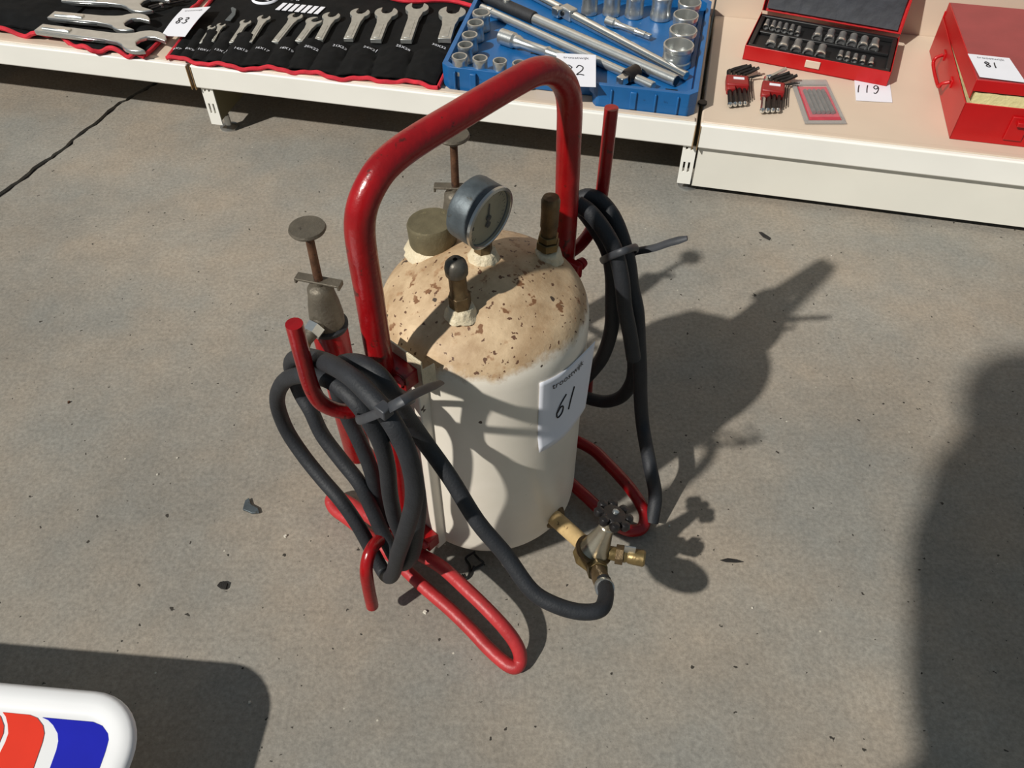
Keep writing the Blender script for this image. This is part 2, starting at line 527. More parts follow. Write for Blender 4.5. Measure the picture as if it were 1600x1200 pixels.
def tank_material():
    m = bpy.data.materials.new('aged_cream_tank')
    m.use_nodes = True
    nt = m.node_tree; b = nt.nodes['Principled BSDF']; L = nt.links
    tc = nt.nodes.new('ShaderNodeTexCoord')
    sep = nt.nodes.new('ShaderNodeSeparateXYZ'); L.new(tc.outputs['Object'], sep.inputs[0])
    def nz(scale, det=5, ro=0.6):
        n = nt.nodes.new('ShaderNodeTexNoise'); n.inputs['Scale'].default_value = scale
        n.inputs['Detail'].default_value = det; n.inputs['Roughness'].default_value = ro
        L.new(tc.outputs['Object'], n.inputs['Vector']); return n.outputs['Fac']
    def ramp(src, a, b_, c0, c1):
        r = nt.nodes.new('ShaderNodeValToRGB'); r.color_ramp.elements[0].position = a; r.color_ramp.elements[1].position = b_
        r.color_ramp.elements[0].color = (*c0, 1); r.color_ramp.elements[1].color = (*c1, 1)
        L.new(src, r.inputs['Fac']); return r.outputs['Color']
    def mix(f, a, c, mode='MIX'):
        x = nt.nodes.new('ShaderNodeMix'); x.data_type = 'RGBA'; x.blend_type = mode
        if isinstance(f, float): x.inputs[0].default_value = f
        else: L.new(f, x.inputs[0])
        if isinstance(a, tuple): x.inputs[6].default_value = (*a, 1)
        else: L.new(a, x.inputs[6])
        if isinstance(c, tuple): x.inputs[7].default_value = (*c, 1)
        else: L.new(c, x.inputs[7])
        return x.outputs[2]
    def math_(op, a, c):
        x = nt.nodes.new('ShaderNodeMath'); x.operation = op
        for i, q in enumerate((a, c)):
            if isinstance(q, float): x.inputs[i].default_value = q
            else: L.new(q, x.inputs[i])
        return x.outputs[0]
    body = ramp(nz(14), .3, .7, lin((226, 218, 202)), lin((236, 228, 214)))
    domec = ramp(nz(26, 6, .65), .32, .68, lin((166, 136, 102)), lin((212, 186, 150)))
    # the grimy yellowed top starts a little below the shoulder, with an uneven edge
    h = math_('ADD', sep.outputs['Z'], math_('MULTIPLY', nz(22, 6, .7), 0.045))
    f = ramp(h, .388, .397, (0, 0, 0), (1, 1, 1))
    c = mix(f, body, domec)
    # rust pits
    s1 = ramp(nz(68, 3, .55), .625, .65, (0, 0, 0), (1, 1, 1))
    s2 = ramp(nz(150, 2, .5), .65, .67, (0, 0, 0), (1, 1, 1))
    big = ramp(nz(12, 3), .44, .56, (.1, .1, .1), (1, 1, 1))
    ss = mix(1.0, mix(1.0, s1, big, 'MULTIPLY'), s2, 'ADD')
    ss = mix(1.0, ss, f, 'MULTIPLY')
    c = mix(ss, c, lin((98, 68, 48)))
    halo = mix(1.0, ramp(nz(68, 3, .55), .58, .66, (0, 0, 0), (.38, .38, .38)), f, 'MULTIPLY')
    c = mix(halo, c, lin((160, 112, 70)))
    # few specks on the wall, rust at the bottom edge
    s3 = ramp(nz(62, 2, .4), .745, .76, (0, 0, 0), (1, 1, 1))
    c = mix(s3, c, lin((70, 56, 44)))
    L.new(c, b.inputs['Base Color'])
    rr = nt.nodes.new('ShaderNodeMapRange'); L.new(f, rr.inputs[0]); rr.inputs[3].default_value = .36; rr.inputs[4].default_value = .62
    L.new(rr.outputs[0], b.inputs['Roughness'])
    bp = nt.nodes.new('ShaderNodeBump'); bp.inputs['Strength'].default_value = .35; bp.inputs['Distance'].default_value = .0025
    L.new(mix(f, ramp(nz(18, 2), .3, .7, (.45,) * 3, (.55,) * 3), nz(90, 5, .6)), bp.inputs['Height'])
    L.new(bp.outputs['Normal'], b.inputs['Normal'])
    return m

TM = tank_material()
TR = 0.1125
prof = [(0.0, 0.036), (0.04, 0.034), (0.08, 0.031), (0.098, 0.032), (0.107, 0.037), (TR - .001, 0.046), (TR, 0.06)]
prof += [(TR, 0.06 + 0.29 * i / 6) for i in range(1, 7)]
for i in range(1, 9):                      # knuckle of the dished end
    a = R(90 * i / 8 * 0.80)
    prof.append((TR - 0.040 + 0.040 * math.cos(a), 0.352 + 0.046 * math.sin(a)))
r_e, z_e = prof[-1]
for i in range(1, 9):
    t_ = i / 8
    r_ = r_e * (1 - t_)
    prof.append((r_, z_e + (0.424 - z_e) * (1 - (1 - t_) ** 2)))
tank = MB().lathe(prof, None, 96).build('tank_shell', TM, bleeder, angle=60)
def dome_z(r):
    for (r0, z0), (r1, z1) in zip(prof[6:-1], prof[7:]):
        if r1 <= r <= r0 and r0 > r1:
            return z0 + (z1 - z0) * (r0 - r) / (r0 - r1)
    return 0.40

# weld beads where the fittings enter the dome (lumpy cones)
def weld(x, y, r, h, seed):
    z = dome_z(math.hypot(x, y)) - 0.004
    b = MB()
    prof_ = [(r * 1.36, 0), (r * 1.22, h * .35), (r * 1.06, h * .75), (r * 0.96, h)]
    b.lathe(prof_, Matrix.Translation((x, y, z)), 36)
    b.v = [tuple(Vector(v) + Vector((v[0] - x, v[1] - y, 0)).normalized() * noise.noise(Vector(v) * 160 + Vector((seed, 0, 0))) * 0.0028) for v in b.v]
    return b.build('weld_bead', M['weldm'], tank, angle=80)

F1 = (-0.056, -0.024); F2 = (0.069, -0.028); CP = (-0.001, 0.070)
weld(*F1, 0.0125, 0.012, 3); weld(*F2, 0.0125, 0.014, 9); weld(*CP, 0.0235, 0.014, 5); weld(0.006, 0.004, 0.013, 0.012, 7)
# a small pad on the far shoulder
MB().lathe([(0.014, 0), (0.013, 0.006), (0.008, 0.008)], Matrix.Translation((0.05, 0.062, dome_z(.08) - .002)) @ Matrix.Rotation(R(14), 4, 'X'), 20).build('weld_pad', TM, tank)

# filler cap
zc = dome_z(0.07) + 0.006
MB(Matrix.Translation((*CP, zc)) @ Matrix.Rotation(R(-4), 4, 'X')).lathe([(0.0245, 0), (0.0252, 0.003), (0.0252, 0.024), (0.0238, 0.0268), (0.0, 0.0275)], None, 48).build('filler_cap', M['capbr'], bleeder, angle=30)

# front relief valve with a ball shaped cap
def hexa(r, z0, z1, mtx):
    b = MB(); b.prism([(r * math.cos(R(60 * k + 30)), r * math.sin(R(60 * k + 30))) for k in range(6)], z0, z1, mtx); return b
z1 = dome_z(0.06) + 0.004
mt = Matrix.Translation((*F1, z1)) @ Matrix.Rotation(R(-3), 4, 'Y')
rv = MB().lathe([(0.0095, 0), (0.0095, 0.020), (0.0085, 0.022), (0.0085, 0.046), (0.0092, 0.048)], mt, 28).build('relief_valve', M['brass'], bleeder)
hexa(0.0112, 0.004, 0.019, mt).build('hex_nut', M['brass'], rv, 0.0006)
MB().lathe([(0.0088, 0.044), (0.0108, 0.046), (0.0110, 0.053), (0.0098, 0.0585), (0.0066, 0.0622), (0.0022, 0.0632), (0.002, 0.059), (0.0, 0.059)], mt, 28).build('valve_cap', M['steeld'], rv, angle=50)
# rear-right filling valve
z2 = dome_z(0.074) + 0.008
mt = Matrix.Translation((*F2, z2)) @ Matrix.Rotation(R(2), 4, 'Y')
fv = MB().lathe([(0.0085, 0), (0.0085, 0.030), (0.0092, 0.031), (0.0092, 0.052), (0.0096, 0.053), (0.0096, 0.062), (0.0080, 0.066), (0.0, 0.0668)], mt, 28).build('filling_valve', M['brass'], bleeder)
hexa(0.0125, 0.004, 0.013, mt).build('hex_nut', M['brass_b'], fv, 0.0006)
hexa(0.0110, 0.014, 0.021, mt).build('hex_nut', M['brass_b'], fv, 0.0006)

# pressure gauge, face towards the front of the frame
gz = 0.4790
gm = Matrix.Translation((0.004, 0.008, gz)) @ Matrix.Scale(1.13, 4) @ Matrix.Rotation(R(4), 4, 'Z') @ Matrix.Rotation(R(96), 4, 'X')      # local z -> -y, tipped up slightly
case = MB().lathe([(0.0, -0.014), (0.024, -0.014), (0.0283, -0.0105), (0.0288, -0.008), (0.0288, 0.013), (0.0280, 0.0145), (0.0266, 0.0145), (0.0262, 0.0105), (0.0, 0.0105)], gm, 56).build('pressure_gauge', M['gaugem'], bleeder, angle=30)
MB().lathe([(0.0262, 0.0125), (0.0292, 0.0125), (0.0292, 0.0152), (0.0268, 0.0158), (0.0262, 0.0150)], gm, 56, ring=True).build('bezel', M['chrome'], case, angle=30)
MB().lathe([(0.0, 0.0108), (0.0260, 0.0108), (0.0260, 0.0112), (0.0, 0.0112)], gm, 48).build('dial', M['dial'], case)
nb = MB()
nb.prism([(-0.0011, -0.007), (0.0011, -0.007), (0.0005, 0.015), (-0.0005, 0.015)], 0.0120, 0.0126, gm)
nb.lathe([(0.0028, 0.0116), (0.0028, 0.0132), (0, 0.0134)], gm, 20)
nb.lathe([(0.0030, 0.0118), (0.0030, 0.0128), (0, 0.0130)], gm @ Matrix.Translation((0, -0.0075, 0)), 20)
nb.build('needle', M['black'], case)
tk = MB()
for k in range(28):
    a = R(225 - 270 * k / 27)
    r1_ = 0.0222 if k % 3 else 0.0205
    tk.prism([(math.cos(a) * r1_ - math.sin(a) * 2e-4, math.sin(a) * r1_ + math.cos(a) * 2e-4), (math.cos(a) * .0238 - math.sin(a) * 2e-4, math.sin(a) * .0238 + math.cos(a) * 2e-4),
              (math.cos(a) * .0238 + math.sin(a) * 2e-4, math.sin(a) * .0238 - math.cos(a) * 2e-4), (math.cos(a) * r1_ + math.sin(a) * 2e-4, math.sin(a) * r1_ - math.cos(a) * 2e-4)], 0.0112, 0.01135, gm)
tk.prism([(-0.0215, -0.002), (-0.0185, -0.003), (-0.018, 0.0005), (-0.0205, 0.001)], 0.0112, 0.0115, gm)
tk.build('scale_marks', M['black'], case)
MB().lathe([(0.0262, 0.0138), (0.0, 0.0142)], gm, 40, ring=False).build('glass', M['glass'], case)
st = MB().cyl((0.004, 0.006, 0.420), (0.004, 0.006, 0.450), 0.0065)
st._add(*(lambda q: (q.v, q.f))(hexa(0.0095, 0.428, 0.440, Matrix.Translation((0.006, 0.004, 0)))))
st.build('gauge_stem', M['brass'], case)

# ---- red tubular frame
LX_, RX_ = -0.142, 0.134
hp = [(-0.1461, -0.01143, 0.05), (LX_ - .004, 0, 0.12), (LX_, 0, 0.20), (LX_, 0, 0.30), (-0.1429, 0, 0.3939), (-0.142, 0, 0.4751), (-0.1418, 0, 0.5217), (-0.1403, 0, 0.5455), (-0.1352, 0, 0.5624), (-0.1255, 0, 0.5756), (-0.1108, 0, 0.5867), (-0.09134, 0, 0.5924), (-0.06413, 0, 0.5948), (-0.02703, 0, 0.5957), (0.01204, 0, 0.5966), (0.04904, 0, 0.5968), (0.0748, 0, 0.5955), (0.09552, 0, 0.5886), (0.1119, 0, 0.5757), (0.1236, 0, 0.5586), (0.1292, 0, 0.5374), (0.1309, 0, 0.5032),
      (RX_, 0, 0.40), (RX_, 0, 0.30), (RX_, 0, 0.20), (RX_, 0, 0.10), (RX_, 0, 0.018)]
MB().tube(hp, 0.0128, 24, 6).build('handle_hoop', M['red'], bleeder, angle=60)

rr = 0.0084
lf = [(-0.1462, -0.01298, 0.052), (-0.1414, -0.05143, 0.055), (-0.143, -0.0967, 0.056), (-0.1443, -0.1356, 0.052), (-0.1444, -0.1643, 0.04), (-0.1465, -0.1815, 0.027), (-0.1508, -0.1894, 0.014), (-0.1594, -0.191, 0.0095), (-0.1646, -0.1804, 0.009), (-0.1655, -0.1522, 0.011),
      (-0.1633, -0.1204, 0.014), (-0.1624, -0.08361, 0.017), (-0.1631, -0.03571, 0.018), (-0.161, 0.01735, 0.018), (-0.1599, 0.07069, 0.017), (-0.1605, 0.1119, 0.013), (-0.1613, 0.1368, 0.01), (-0.1567, 0.1512, 0.012), (-0.1512, 0.146, 0.022), (-0.1504, 0.1156, 0.038), (-0.1506, 0.07516, 0.048), (-0.1476, 0.03292, 0.05)]
MB().tube(lf, rr, 16, 5, closed=True).build('foot_loop', M['red_dull'], bleeder, angle=60)
rf = [(0.138, 0.10, 0.020), (0.138, 0.0, 0.020), (0.1453, -0.0591, 0.021), (0.1409, -0.08885, 0.022), (0.1303, -0.1337, 0.022), (0.1199, -0.1645, 0.019), (0.11, -0.182, 0.014), (0.09409, -0.1889, 0.01), (0.08091, -0.1797, 0.0095), (0.0752, -0.1615, 0.011), (0.07624, -0.1298, 0.016), (0.07804, -0.1071, 0.019),
      (0.08022, -0.084, 0.02), (0.090, 0.0, 0.022), (0.100, 0.10, 0.020), (0.105, 0.135, 0.013), (0.113, 0.148, 0.0100), (0.122, 0.150, 0.0095), (0.132, 0.144, 0.011), (0.137, 0.128, 0.014)]
MB().tube(rf, rr, 16, 5, closed=True).build('foot_loop', M['red'], bleeder, angle=60)

def hook(pts, label=None):
    o = MB().tube(pts, lambda q: 0.0076, 14, 6).build('hose_hook', M['red'], bleeder, angle=60)
    return o
hook([(-0.150, 0.0, 0.345), (-0.168, 0.002, 0.344), (-0.188, 0.008, 0.349), (-0.204, 0.016, 0.368), (-0.210, 0.018, 0.395), (-0.211, 0.017, 0.440), (-0.211, 0.016, 0.479)])
hook([(-0.150, 0.0, 0.098), (-0.170, 0.000, 0.112), (-0.190, -0.003, 0.124), (-0.208, -0.009, 0.128), (-0.221, -0.014, 0.112), (-0.226, -0.017, 0.080), (-0.228, -0.018, 0.036)])
hook([(0.146, 0.0, 0.345), (0.166, 0.0, 0.346), (0.186, 0.0, 0.358), (0.197, 0.0, 0.388), (0.200, 0.0, 0.44), (0.201, 0.0, 0.506)])
hook([(0.146, 0.0, 0.098), (0.166, 0.000, 0.112), (0.182, -0.002, 0.122), (0.198, -0.004, 0.115), (0.203, -0.004, 0.085), (0.205, -0.004, 0.030)])

# tank mounts: cream channels welded to the shell, red lugs on the legs, bolts
for sx, lx_, ztop in ((-1, LX_, .362), (1, RX_, .33)):
    b = MB()
    b.bx(min(sx * .108, sx * .1225), max(sx * .108, sx * .1225), -0.026, 0.026, 0.045, ztop)
    b.build('mounting_channel', TM, bleeder, 0.0012)
    for z in ((.376, .075) if sx < 0 else (.345, .075)):
        x0, x1 = sorted((sx * 0.1225, lx_ + sx * -.002))
        lug = MB().bx(x0, x1, -0.030, 0.006, z - 0.011, z + 0.009).build('frame_lug', M['red'], bleeder, 0.0015)
        MB().cyl((sx * .1365, -0.022, z), (sx * .1435, -0.022, z), 0.0070, 0.0058, 20).build('bolt', M['red_dull'], lug, angle=30)
# thin rusty bracket between the left lug and the shoulder of the tank
b = MB()
b.bx(-.1235, -.1215, -.036, .020, .352, .398)
b.prism([(-.1235, -.036), (-.108, -.0385), (-.108, -.0365), (-.1235, -.034)], .352, .386)
b.build('tank_bracket', M['weldm'], bleeder, 0.0004)

# holder tubes for the two adapters, behind the legs
holders = []
for (hx, hy) in ((-0.094, 0.158), (0.128, 0.168)):
    b = MB(Matrix.Translation((hx, hy, 0)))
    b.lathe([(0.0165, 0.050), (0.0175, 0.054), (0.0195, 0.17), (0.0208, 0.294), (0.0196, 0.296), (0.0185, 0.17), (0.0165, 0.058), (0.0, 0.058)], None, 36)
    h = b.build('adapter_holder', M['red'], bleeder, angle=40)
    lx_ = LX_ if hx < 0 else RX_
    MB().tube([(lx_, 0.010, 0.20), (lx_ , 0.06, 0.20), (hx * .85 + lx_ * .15, hy - 0.016, 0.20)], 0.0055, 12, 4).build('holder_arm', M['red'], bleeder)
    holders.append((hx, hy))

# ---- hoses
HR = 0.0092
def hose(pts, name='hose', r=HR):
    return MB().tube(pts, r, 16, 5).build(name, M['rubber'], bleeder, angle=60)

coil = [
    # from the regulator up to the tie
    (-0.06312, -0.233, 0.138), (-0.08298, -0.25, 0.156), (-0.1051, -0.2583, 0.168), (-0.1228, -0.2459, 0.172), (-0.1369, -0.223, 0.178), (-0.1444, -0.197, 0.187), (-0.1431, -0.1604, 0.214), (-0.1474, -0.1261, 0.246), (-0.1464, -0.08904, 0.287), (-0.15, -0.05795, 0.326),
    (-0.168, -0.05449, 0.388), (-0.178, -0.05592, 0.4242), (-0.18, -0.04212, 0.4364), (-0.18, -0.01622, 0.4291), (-0.176, 0.02184, 0.3922),
    # down the back strand
    (-0.166, 0.04878, 0.3297), (-0.164, 0.04531, 0.2895), (-0.164, 0.03289, 0.256), (-0.164, 0.02258, 0.2125), (-0.164, 0.02256, 0.1415), (-0.166, 0.01428, 0.08421), (-0.17, -0.005693, 0.06649),
    # up
    (-0.178, -0.03312, 0.1491), (-0.182, -0.03266, 0.1935), (-0.184, -0.0355, 0.2481), (-0.184, -0.03977, 0.2974), (-0.186, -0.0399, 0.3391), (-0.188, -0.03335, 0.3647), (-0.19, -0.0236, 0.3846),
    (-0.19, -0.00345, 0.3906), (-0.19, 0.02527, 0.3859), (-0.192, 0.06385, 0.3633), (-0.192, 0.1057, 0.3223),
    # outer left strand down
    (-0.192, 0.1365, 0.267), (-0.192, 0.1377, 0.2181), (-0.192, 0.1169, 0.1864), (-0.192, 0.08654, 0.1648), (-0.192, 0.05475, 0.1485), (-0.192, 0.03115, 0.1207), (-0.194, 0.00862, 0.08399), (-0.198, -0.01359, 0.06811),
    # bottom and up the front strand
    (-0.206, -0.04178, 0.1123), (-0.212, -0.07118, 0.2005), (-0.212, -0.09575, 0.2801), (-0.21, -0.1112, 0.3409), (-0.208, -0.1126, 0.3807), (-0.208, -0.1065, 0.4172), (-0.208, -0.09084, 0.4414),
    (-0.206, -0.06794, 0.4484), (-0.202, -0.03616, 0.4459), (-0.196, 0.01037, 0.4252), (-0.18, 0.07905, 0.3696), (-0.172, 0.1198, 0.3215),
    # inner left strand down
    (-0.172, 0.118, 0.2815), (-0.174, 0.1013, 0.2615), (-0.176, 0.08691, 0.2322), (-0.176, 0.05941, 0.2089), (-0.176, 0.03197, 0.1888), (-0.178, 0.01503, 0.1518), (-0.182, -0.006485, 0.1171), (-0.188, -0.0343, 0.1058), (-0.19, -0.06291, 0.1596),
    # up and into the back of the leg
    (-0.186, -0.07292, 0.2163), (-0.182, -0.07921, 0.2781), (-0.178, -0.06995, 0.3297), (-0.172, -0.04791, 0.3445), (-0.166, -0.02161, 0.3559), (-0.164, -0.007226, 0.3693),
]
hose(coil, r=0.0086)
rcoil = [
    (0.17, 0.01367, 0.3834), (0.178, 0.01018, 0.4003), (0.186, -0.004827, 0.3997), (0.188, -0.02487, 0.3864), (0.188, -0.04137, 0.3631), (0.188, -0.05441, 0.3333), (0.188, -0.06328, 0.3016), (0.188, -0.07531, 0.2694), (0.188, -0.08511, 0.2204), (0.186, -0.09431, 0.1799), (0.184, -0.1042, 0.1283),
    (0.176, -0.1201, 0.08782), (0.1391, -0.1602, 0.075), (0.1319, -0.1798, 0.035), (0.108, -0.1943, 0.012)]
hose(rcoil)
rcoil2 = [
    (0.16, 0.008778, 0.402), (0.166, 0, 0.3925), (0.168, -0.01853, 0.3757), (0.17, -0.03604, 0.3524), (0.172, -0.04475, 0.3193), (0.172, -0.04944, 0.2781), (0.172, -0.05243, 0.2342), (0.172, -0.04405, 0.178), (0.172, -0.02407, 0.1256), (0.174, -0.008103, 0.09318),
    (0.186, -0.003205, 0.06112), (0.192, -0.02222, 0.05803), (0.196, -0.04681, 0.06972), (0.198, -0.06875, 0.09902), (0.2, -0.07812, 0.1401), (0.2, -0.07293, 0.1861), (0.2, -0.06088, 0.2305), (0.2, -0.04604, 0.2684), (0.2, -0.03555, 0.3059), (0.196, -0.02477, 0.3419), (0.19, -0.00933, 0.3701), (0.178, 0.003576, 0.3885)]
hose(rcoil2)
rcoil3 = [(0.152, -0.000723, 0.411), (0.156, -0.01619, 0.4044), (0.158, -0.03595, 0.3889), (0.158, -0.05453, 0.3672), (0.158, -0.06781, 0.3322), (0.16, -0.07467, 0.295), (0.164, -0.08432, 0.2559), (0.166, -0.09401, 0.216)]
hose(rcoil3)

# cable ties: band round the bundle, locking head, long loose tail
def cable_tie(c, band, tail, head):
    t = MB().tube(band, 0.0042, 10, 5, closed=True, flat=0.45).build('cable_tie', M['strap'], bleeder)
    MB().box(head, (0.010, 0.011, 0.010), None).build('tie_head', M['strap'], t, 0.0012)
    MB().tube(tail, lambda q: 0.0046 * (1 - .35 * max(0, q - .85) / .15), 8, 4, flat=0.45).build('tie_tail', M['strap'], t)
bandL = [(-0.222, -0.07014, 0.4321), (-0.2225, -0.09386, 0.4587), (-0.221, -0.115, 0.4839), (-0.198, -0.1098, 0.4686), (-0.168, -0.07081, 0.4151), (-0.15, -0.01611, 0.3518), (-0.16, 0.01061, 0.3245), (-0.196, -0.02694, 0.3761)]
cable_tie(None, bandL, [(-0.2235, -0.115, 0.4846), (-0.218, -0.1266, 0.498), (-0.196, -0.1205, 0.4845), (-0.16, -0.1061, 0.4545)], (-0.2265, -0.1139, 0.4841))
bandR = [(0.205, -0.01227, 0.3047), (0.211, -0.02808, 0.3149), (0.2, -0.0534, 0.3436), (0.18, -0.06651, 0.3686), (0.15, -0.07011, 0.3835), (0.148, -0.0516, 0.3653), (0.175, -0.02533, 0.3279)]
cable_tie(None, bandR, [(0.206, -0.04389, 0.3327), (0.211, -0.070, 0.350), (0.216, -0.088, 0.365), (0.222, -0.1054, 0.3772)], (0.209, -0.04292, 0.3303))

# ---- regulator with its handwheel
pp0 = Vector((0.002, -0.104, 0.063)); bc = Vector((-0.023, -0.190, 0.099))
MB().cyl(pp0, bc, 0.0105, 0.0100, 24).build('outlet_pipe', M['pipe'], bleeder)
MB(Matrix.Translation(Vector((0.001, -0.111, 0.064)))).lathe([(0.018, -.004), (0.014, .004), (0.0, .006)], (bc - pp0).to_track_quat('Z', 'Y').to_matrix().to_4x4(), 24).build('pipe_weld', M['brass'], bleeder)
ax = (Vector((0.004, -0.198, 0.172)) - bc).normalized()
rm = Matrix.Translation(bc) @ ax.to_track_quat('Z', 'Y').to_matrix().to_4x4()
reg = MB().lathe([(0.0, -0.016), (0.017, -0.016), (0.0215, -0.012), (0.0215, -0.001), (0.0195, 0.001)], rm, 8).build('regulator_body', M['brass_b'], bleeder, 0.0008)
MB().lathe([(0.0195, 0.0), (0.0225, 0.001), (0.0225, 0.005), (0.0195, 0.006)], rm, 40).build('lock_ring', M['brass'], reg, angle=30)
MB().lathe([(0.0185, 0.006), (0.0165, 0.012), (0.0100, 0.038), (0.0096, 0.046), (0.0085, 0.0475), (0.0085, 0.054), (0.006, 0.055), (0.006, 0.064)], rm, 40).build('spring_bonnet', M['bonnet'], reg, angle=30)
hw = MB()
hub = rm @ Matrix.Translation((0, 0, 0.064))
hw.lathe([(0.0, -0.003), (0.0135, -0.003), (0.016, 0.0), (0.0135, 0.005), (0.006, 0.006), (0.0, 0.007)], hub, 28)
for k in range(8):
    a = R(45 * k + 10)
    hw.lathe([(0.0, -0.0055), (0.0050, -0.0042), (0.0066, 0), (0.0050, 0.0042), (0.0, 0.0055)], hub @ Matrix.Translation((0.0178 * math.cos(a), 0.0178 * math.sin(a), 0.001)), 12)
hwo = hw.build('handwheel', M['knobm'], reg, angle=45)
MB().lathe([(0.0038, 0.005), (0.0038, 0.009), (0.002, 0.0105), (0.0, 0.0107)], hub, 16).build('spindle_nut', M['chrome'], hwo)
# side outlet towards the right
s0 = bc + Vector((0.010, -0.016, 0.004)); s1 = Vector((0.008568, -0.2423, 0.104))
sd_ = (s1 - s0).normalized()
sm = Matrix.Translation(s0) @ sd_.to_track_quat('Z', 'Y').to_matrix().to_4x4()
LS = (s1 - s0).length
so = MB().lathe([(0.0085, 0), (0.0085, LS * .45), (0.0075, LS * .5), (0.0088, LS * .55), (0.0095, LS * .7), (0.0100, LS * .95), (0.0085, LS), (0.0, LS)], sm, 24).build('side_outlet', M['brass_b'], reg, angle=30)
hexa(0.0118, LS * .18, LS * .40, sm).build('hex_nut', M['brass'], so, 0.0006)
MB(sm).box((0.0, 0.014, LS * .55), (0.0016, 0.014, 0.013)).build('outlet_tag', M['chrome'], so)
# lower outlet with hose barb
l0 = bc + Vector((-0.010, -0.012, -0.004)); l1 = Vector((-0.07496, -0.2438, 0.148))
lm = Matrix.Translation(l0) @ (l1 - l0).normalized().to_track_quat('Z', 'Y').to_matrix().to_4x4()
LL = (l1 - l0).length
lo = MB().lathe([(0.0100, 0), (0.0100, LL * .35), (0.0098, LL * .4), (0.0100, LL * .9)], lm, 24).build('hose_outlet', M['brass'], reg, angle=30)
hexa(0.0128, LL * .02, LL * .30, lm).build('hex_nut', M['brass_b'], lo, 0.0006)
MB().lathe([(0.0104, LL * .84), (0.0108, LL * .86), (0.0108, LL * .93), (0.0104, LL * .95)], lm, 28).build('crimp_ring', M['chrome'], lo)

# ---- lot number slip stuck on the tank
def cyl_pt(u, v, h=0.0):
    """u, v in 0..1 from the slip's top left corner; the slip follows the shell and lifts a little at its lower corner."""
    a = -1.876 + u * 0.80
    z = 0.349 - v * 0.111 - u * 0.011
    lift = 0.0012 + 0.010 * max(0, u - .55) ** 2 * 4 * (1 - v * .4) + 0.004 * max(0, v - .8) * 5 * (1 - u)
    r = TR + lift + h
    return (r * math.cos(a), r * math.sin(a), z)
sb = MB()
n_ = 16
for j in range(n_ + 1):
    for i in range(n_ + 1):
        sb.v.append(cyl_pt(i / n_, j / n_))
for j in range(n_):
    for i in range(n_):
        k = j * (n_ + 1) + i
        sb.f.append((k, k + 1, k + n_ + 2, k + n_ + 1))
slip = sb.build('lot_slip', M['paper'], bleeder)
tag(slip, 'white slip with the handwritten number 61')
so_ = slip.modifiers.new('thickness', 'SOLIDIFY'); so_.thickness = 0.0003
vs, fs = text_geo('troostwijk', 0.0125)
mapped(vs, fs, lambda p: cyl_pt(.47 + p[0] / .089, .13 - p[1] / .111, 0.0006), 'logo_print', M['ink'], slip)
b = MB()
for st_ in stroke_pts('61', 0.030, .6):
    b.tube([cyl_pt(.46 + (p[0] + p[1] * .18) / .089, .50 - p[1] / .111, 0.0006) for p in st_], 0.0008, 6, 4)
b.build('handwritten_number', M['ink'], slip)

# ------------------------------------------------------------------ the two clamp adapters standing in the holders
def adapter(hx, hy, label, rot):
    base = Matrix.Translation((-0.030, 0.646, 0)) @ Matrix.Rotation(MR, 4, 'Z') @ Vector((hx, hy, 0.255))
    t = empty('bleeder_adapter', base, MR + rot, label, 'adapter', 'clamp adapters in the red holders')
    MB().lathe([(0.0, -0.02), (0.015, -0.02), (0.0168, 0.0), (0.0172, 0.04), (0.0222, 0.0415), (0.0226, 0.046), (0.019, 0.048)], None, 32).build('rubber_collar', M['rubber'], t, angle=40)
    MB().lathe([(0.019, 0.046), (0.0195, 0.060), (0.0175, 0.078), (0.0150, 0.092), (0.0145, 0.100), (0.0120, 0.104), (0.006, 0.106), (0.006, 0.112)], None, 36).build('cast_body', M['cast'], t, angle=50)
    sp = MB().cyl((0.0, -0.010, 0.062), (-0.010, -0.038, 0.052), 0.0085, 0.0070, 20).build('spout', M['cast'], t)
    MB().cyl((-0.0035, -0.019, 0.059), (-0.0065, -0.029, 0.0555), 0.0115, 0.0110, 6).build('spout_nut', M['chrome'], sp, angle=30)
    MB().cyl((-0.0095, -0.036, 0.053), (-0.0115, -0.047, 0.036), 0.0068, 0.0036, 16).build('nozzle', M['brass_b'], sp)
    cb = MB()
    cb.box((0, 0, 0.1115), (0.052, 0.012, 0.0026))
    cb.box((-0.025, 0, 0.1095), (0.0026, 0.012, 0.0065)); cb.box((0.025, 0, 0.1095), (0.0026, 0.012, 0.0065))
    cb.build('clamp_bar', M['cast'], t, 0.0006)
    MB().cyl((0, 0, 0.100), (0.001, 0, 0.176), 0.0050, 0.0046, 16).build('clamp_screw', M['rusty'], t)
    MB().lathe([(0.006, 0.170), (0.007, 0.174), (0.0185, 0.1795), (0.0195, 0.1815), (0.0185, 0.184), (0.0, 0.1848)], Matrix.Translation((.001, 0, 0)), 32).build('thumb_disc', M['cast'], t, angle=40)
    return t
adapter(*holders[0], 'clamp adapter with a disc knob, left of the tank above the left hose coil', R(-63))
adapter(*holders[1], 'clamp adapter half hidden behind the filler cap and the hoop of the frame', R(-50))

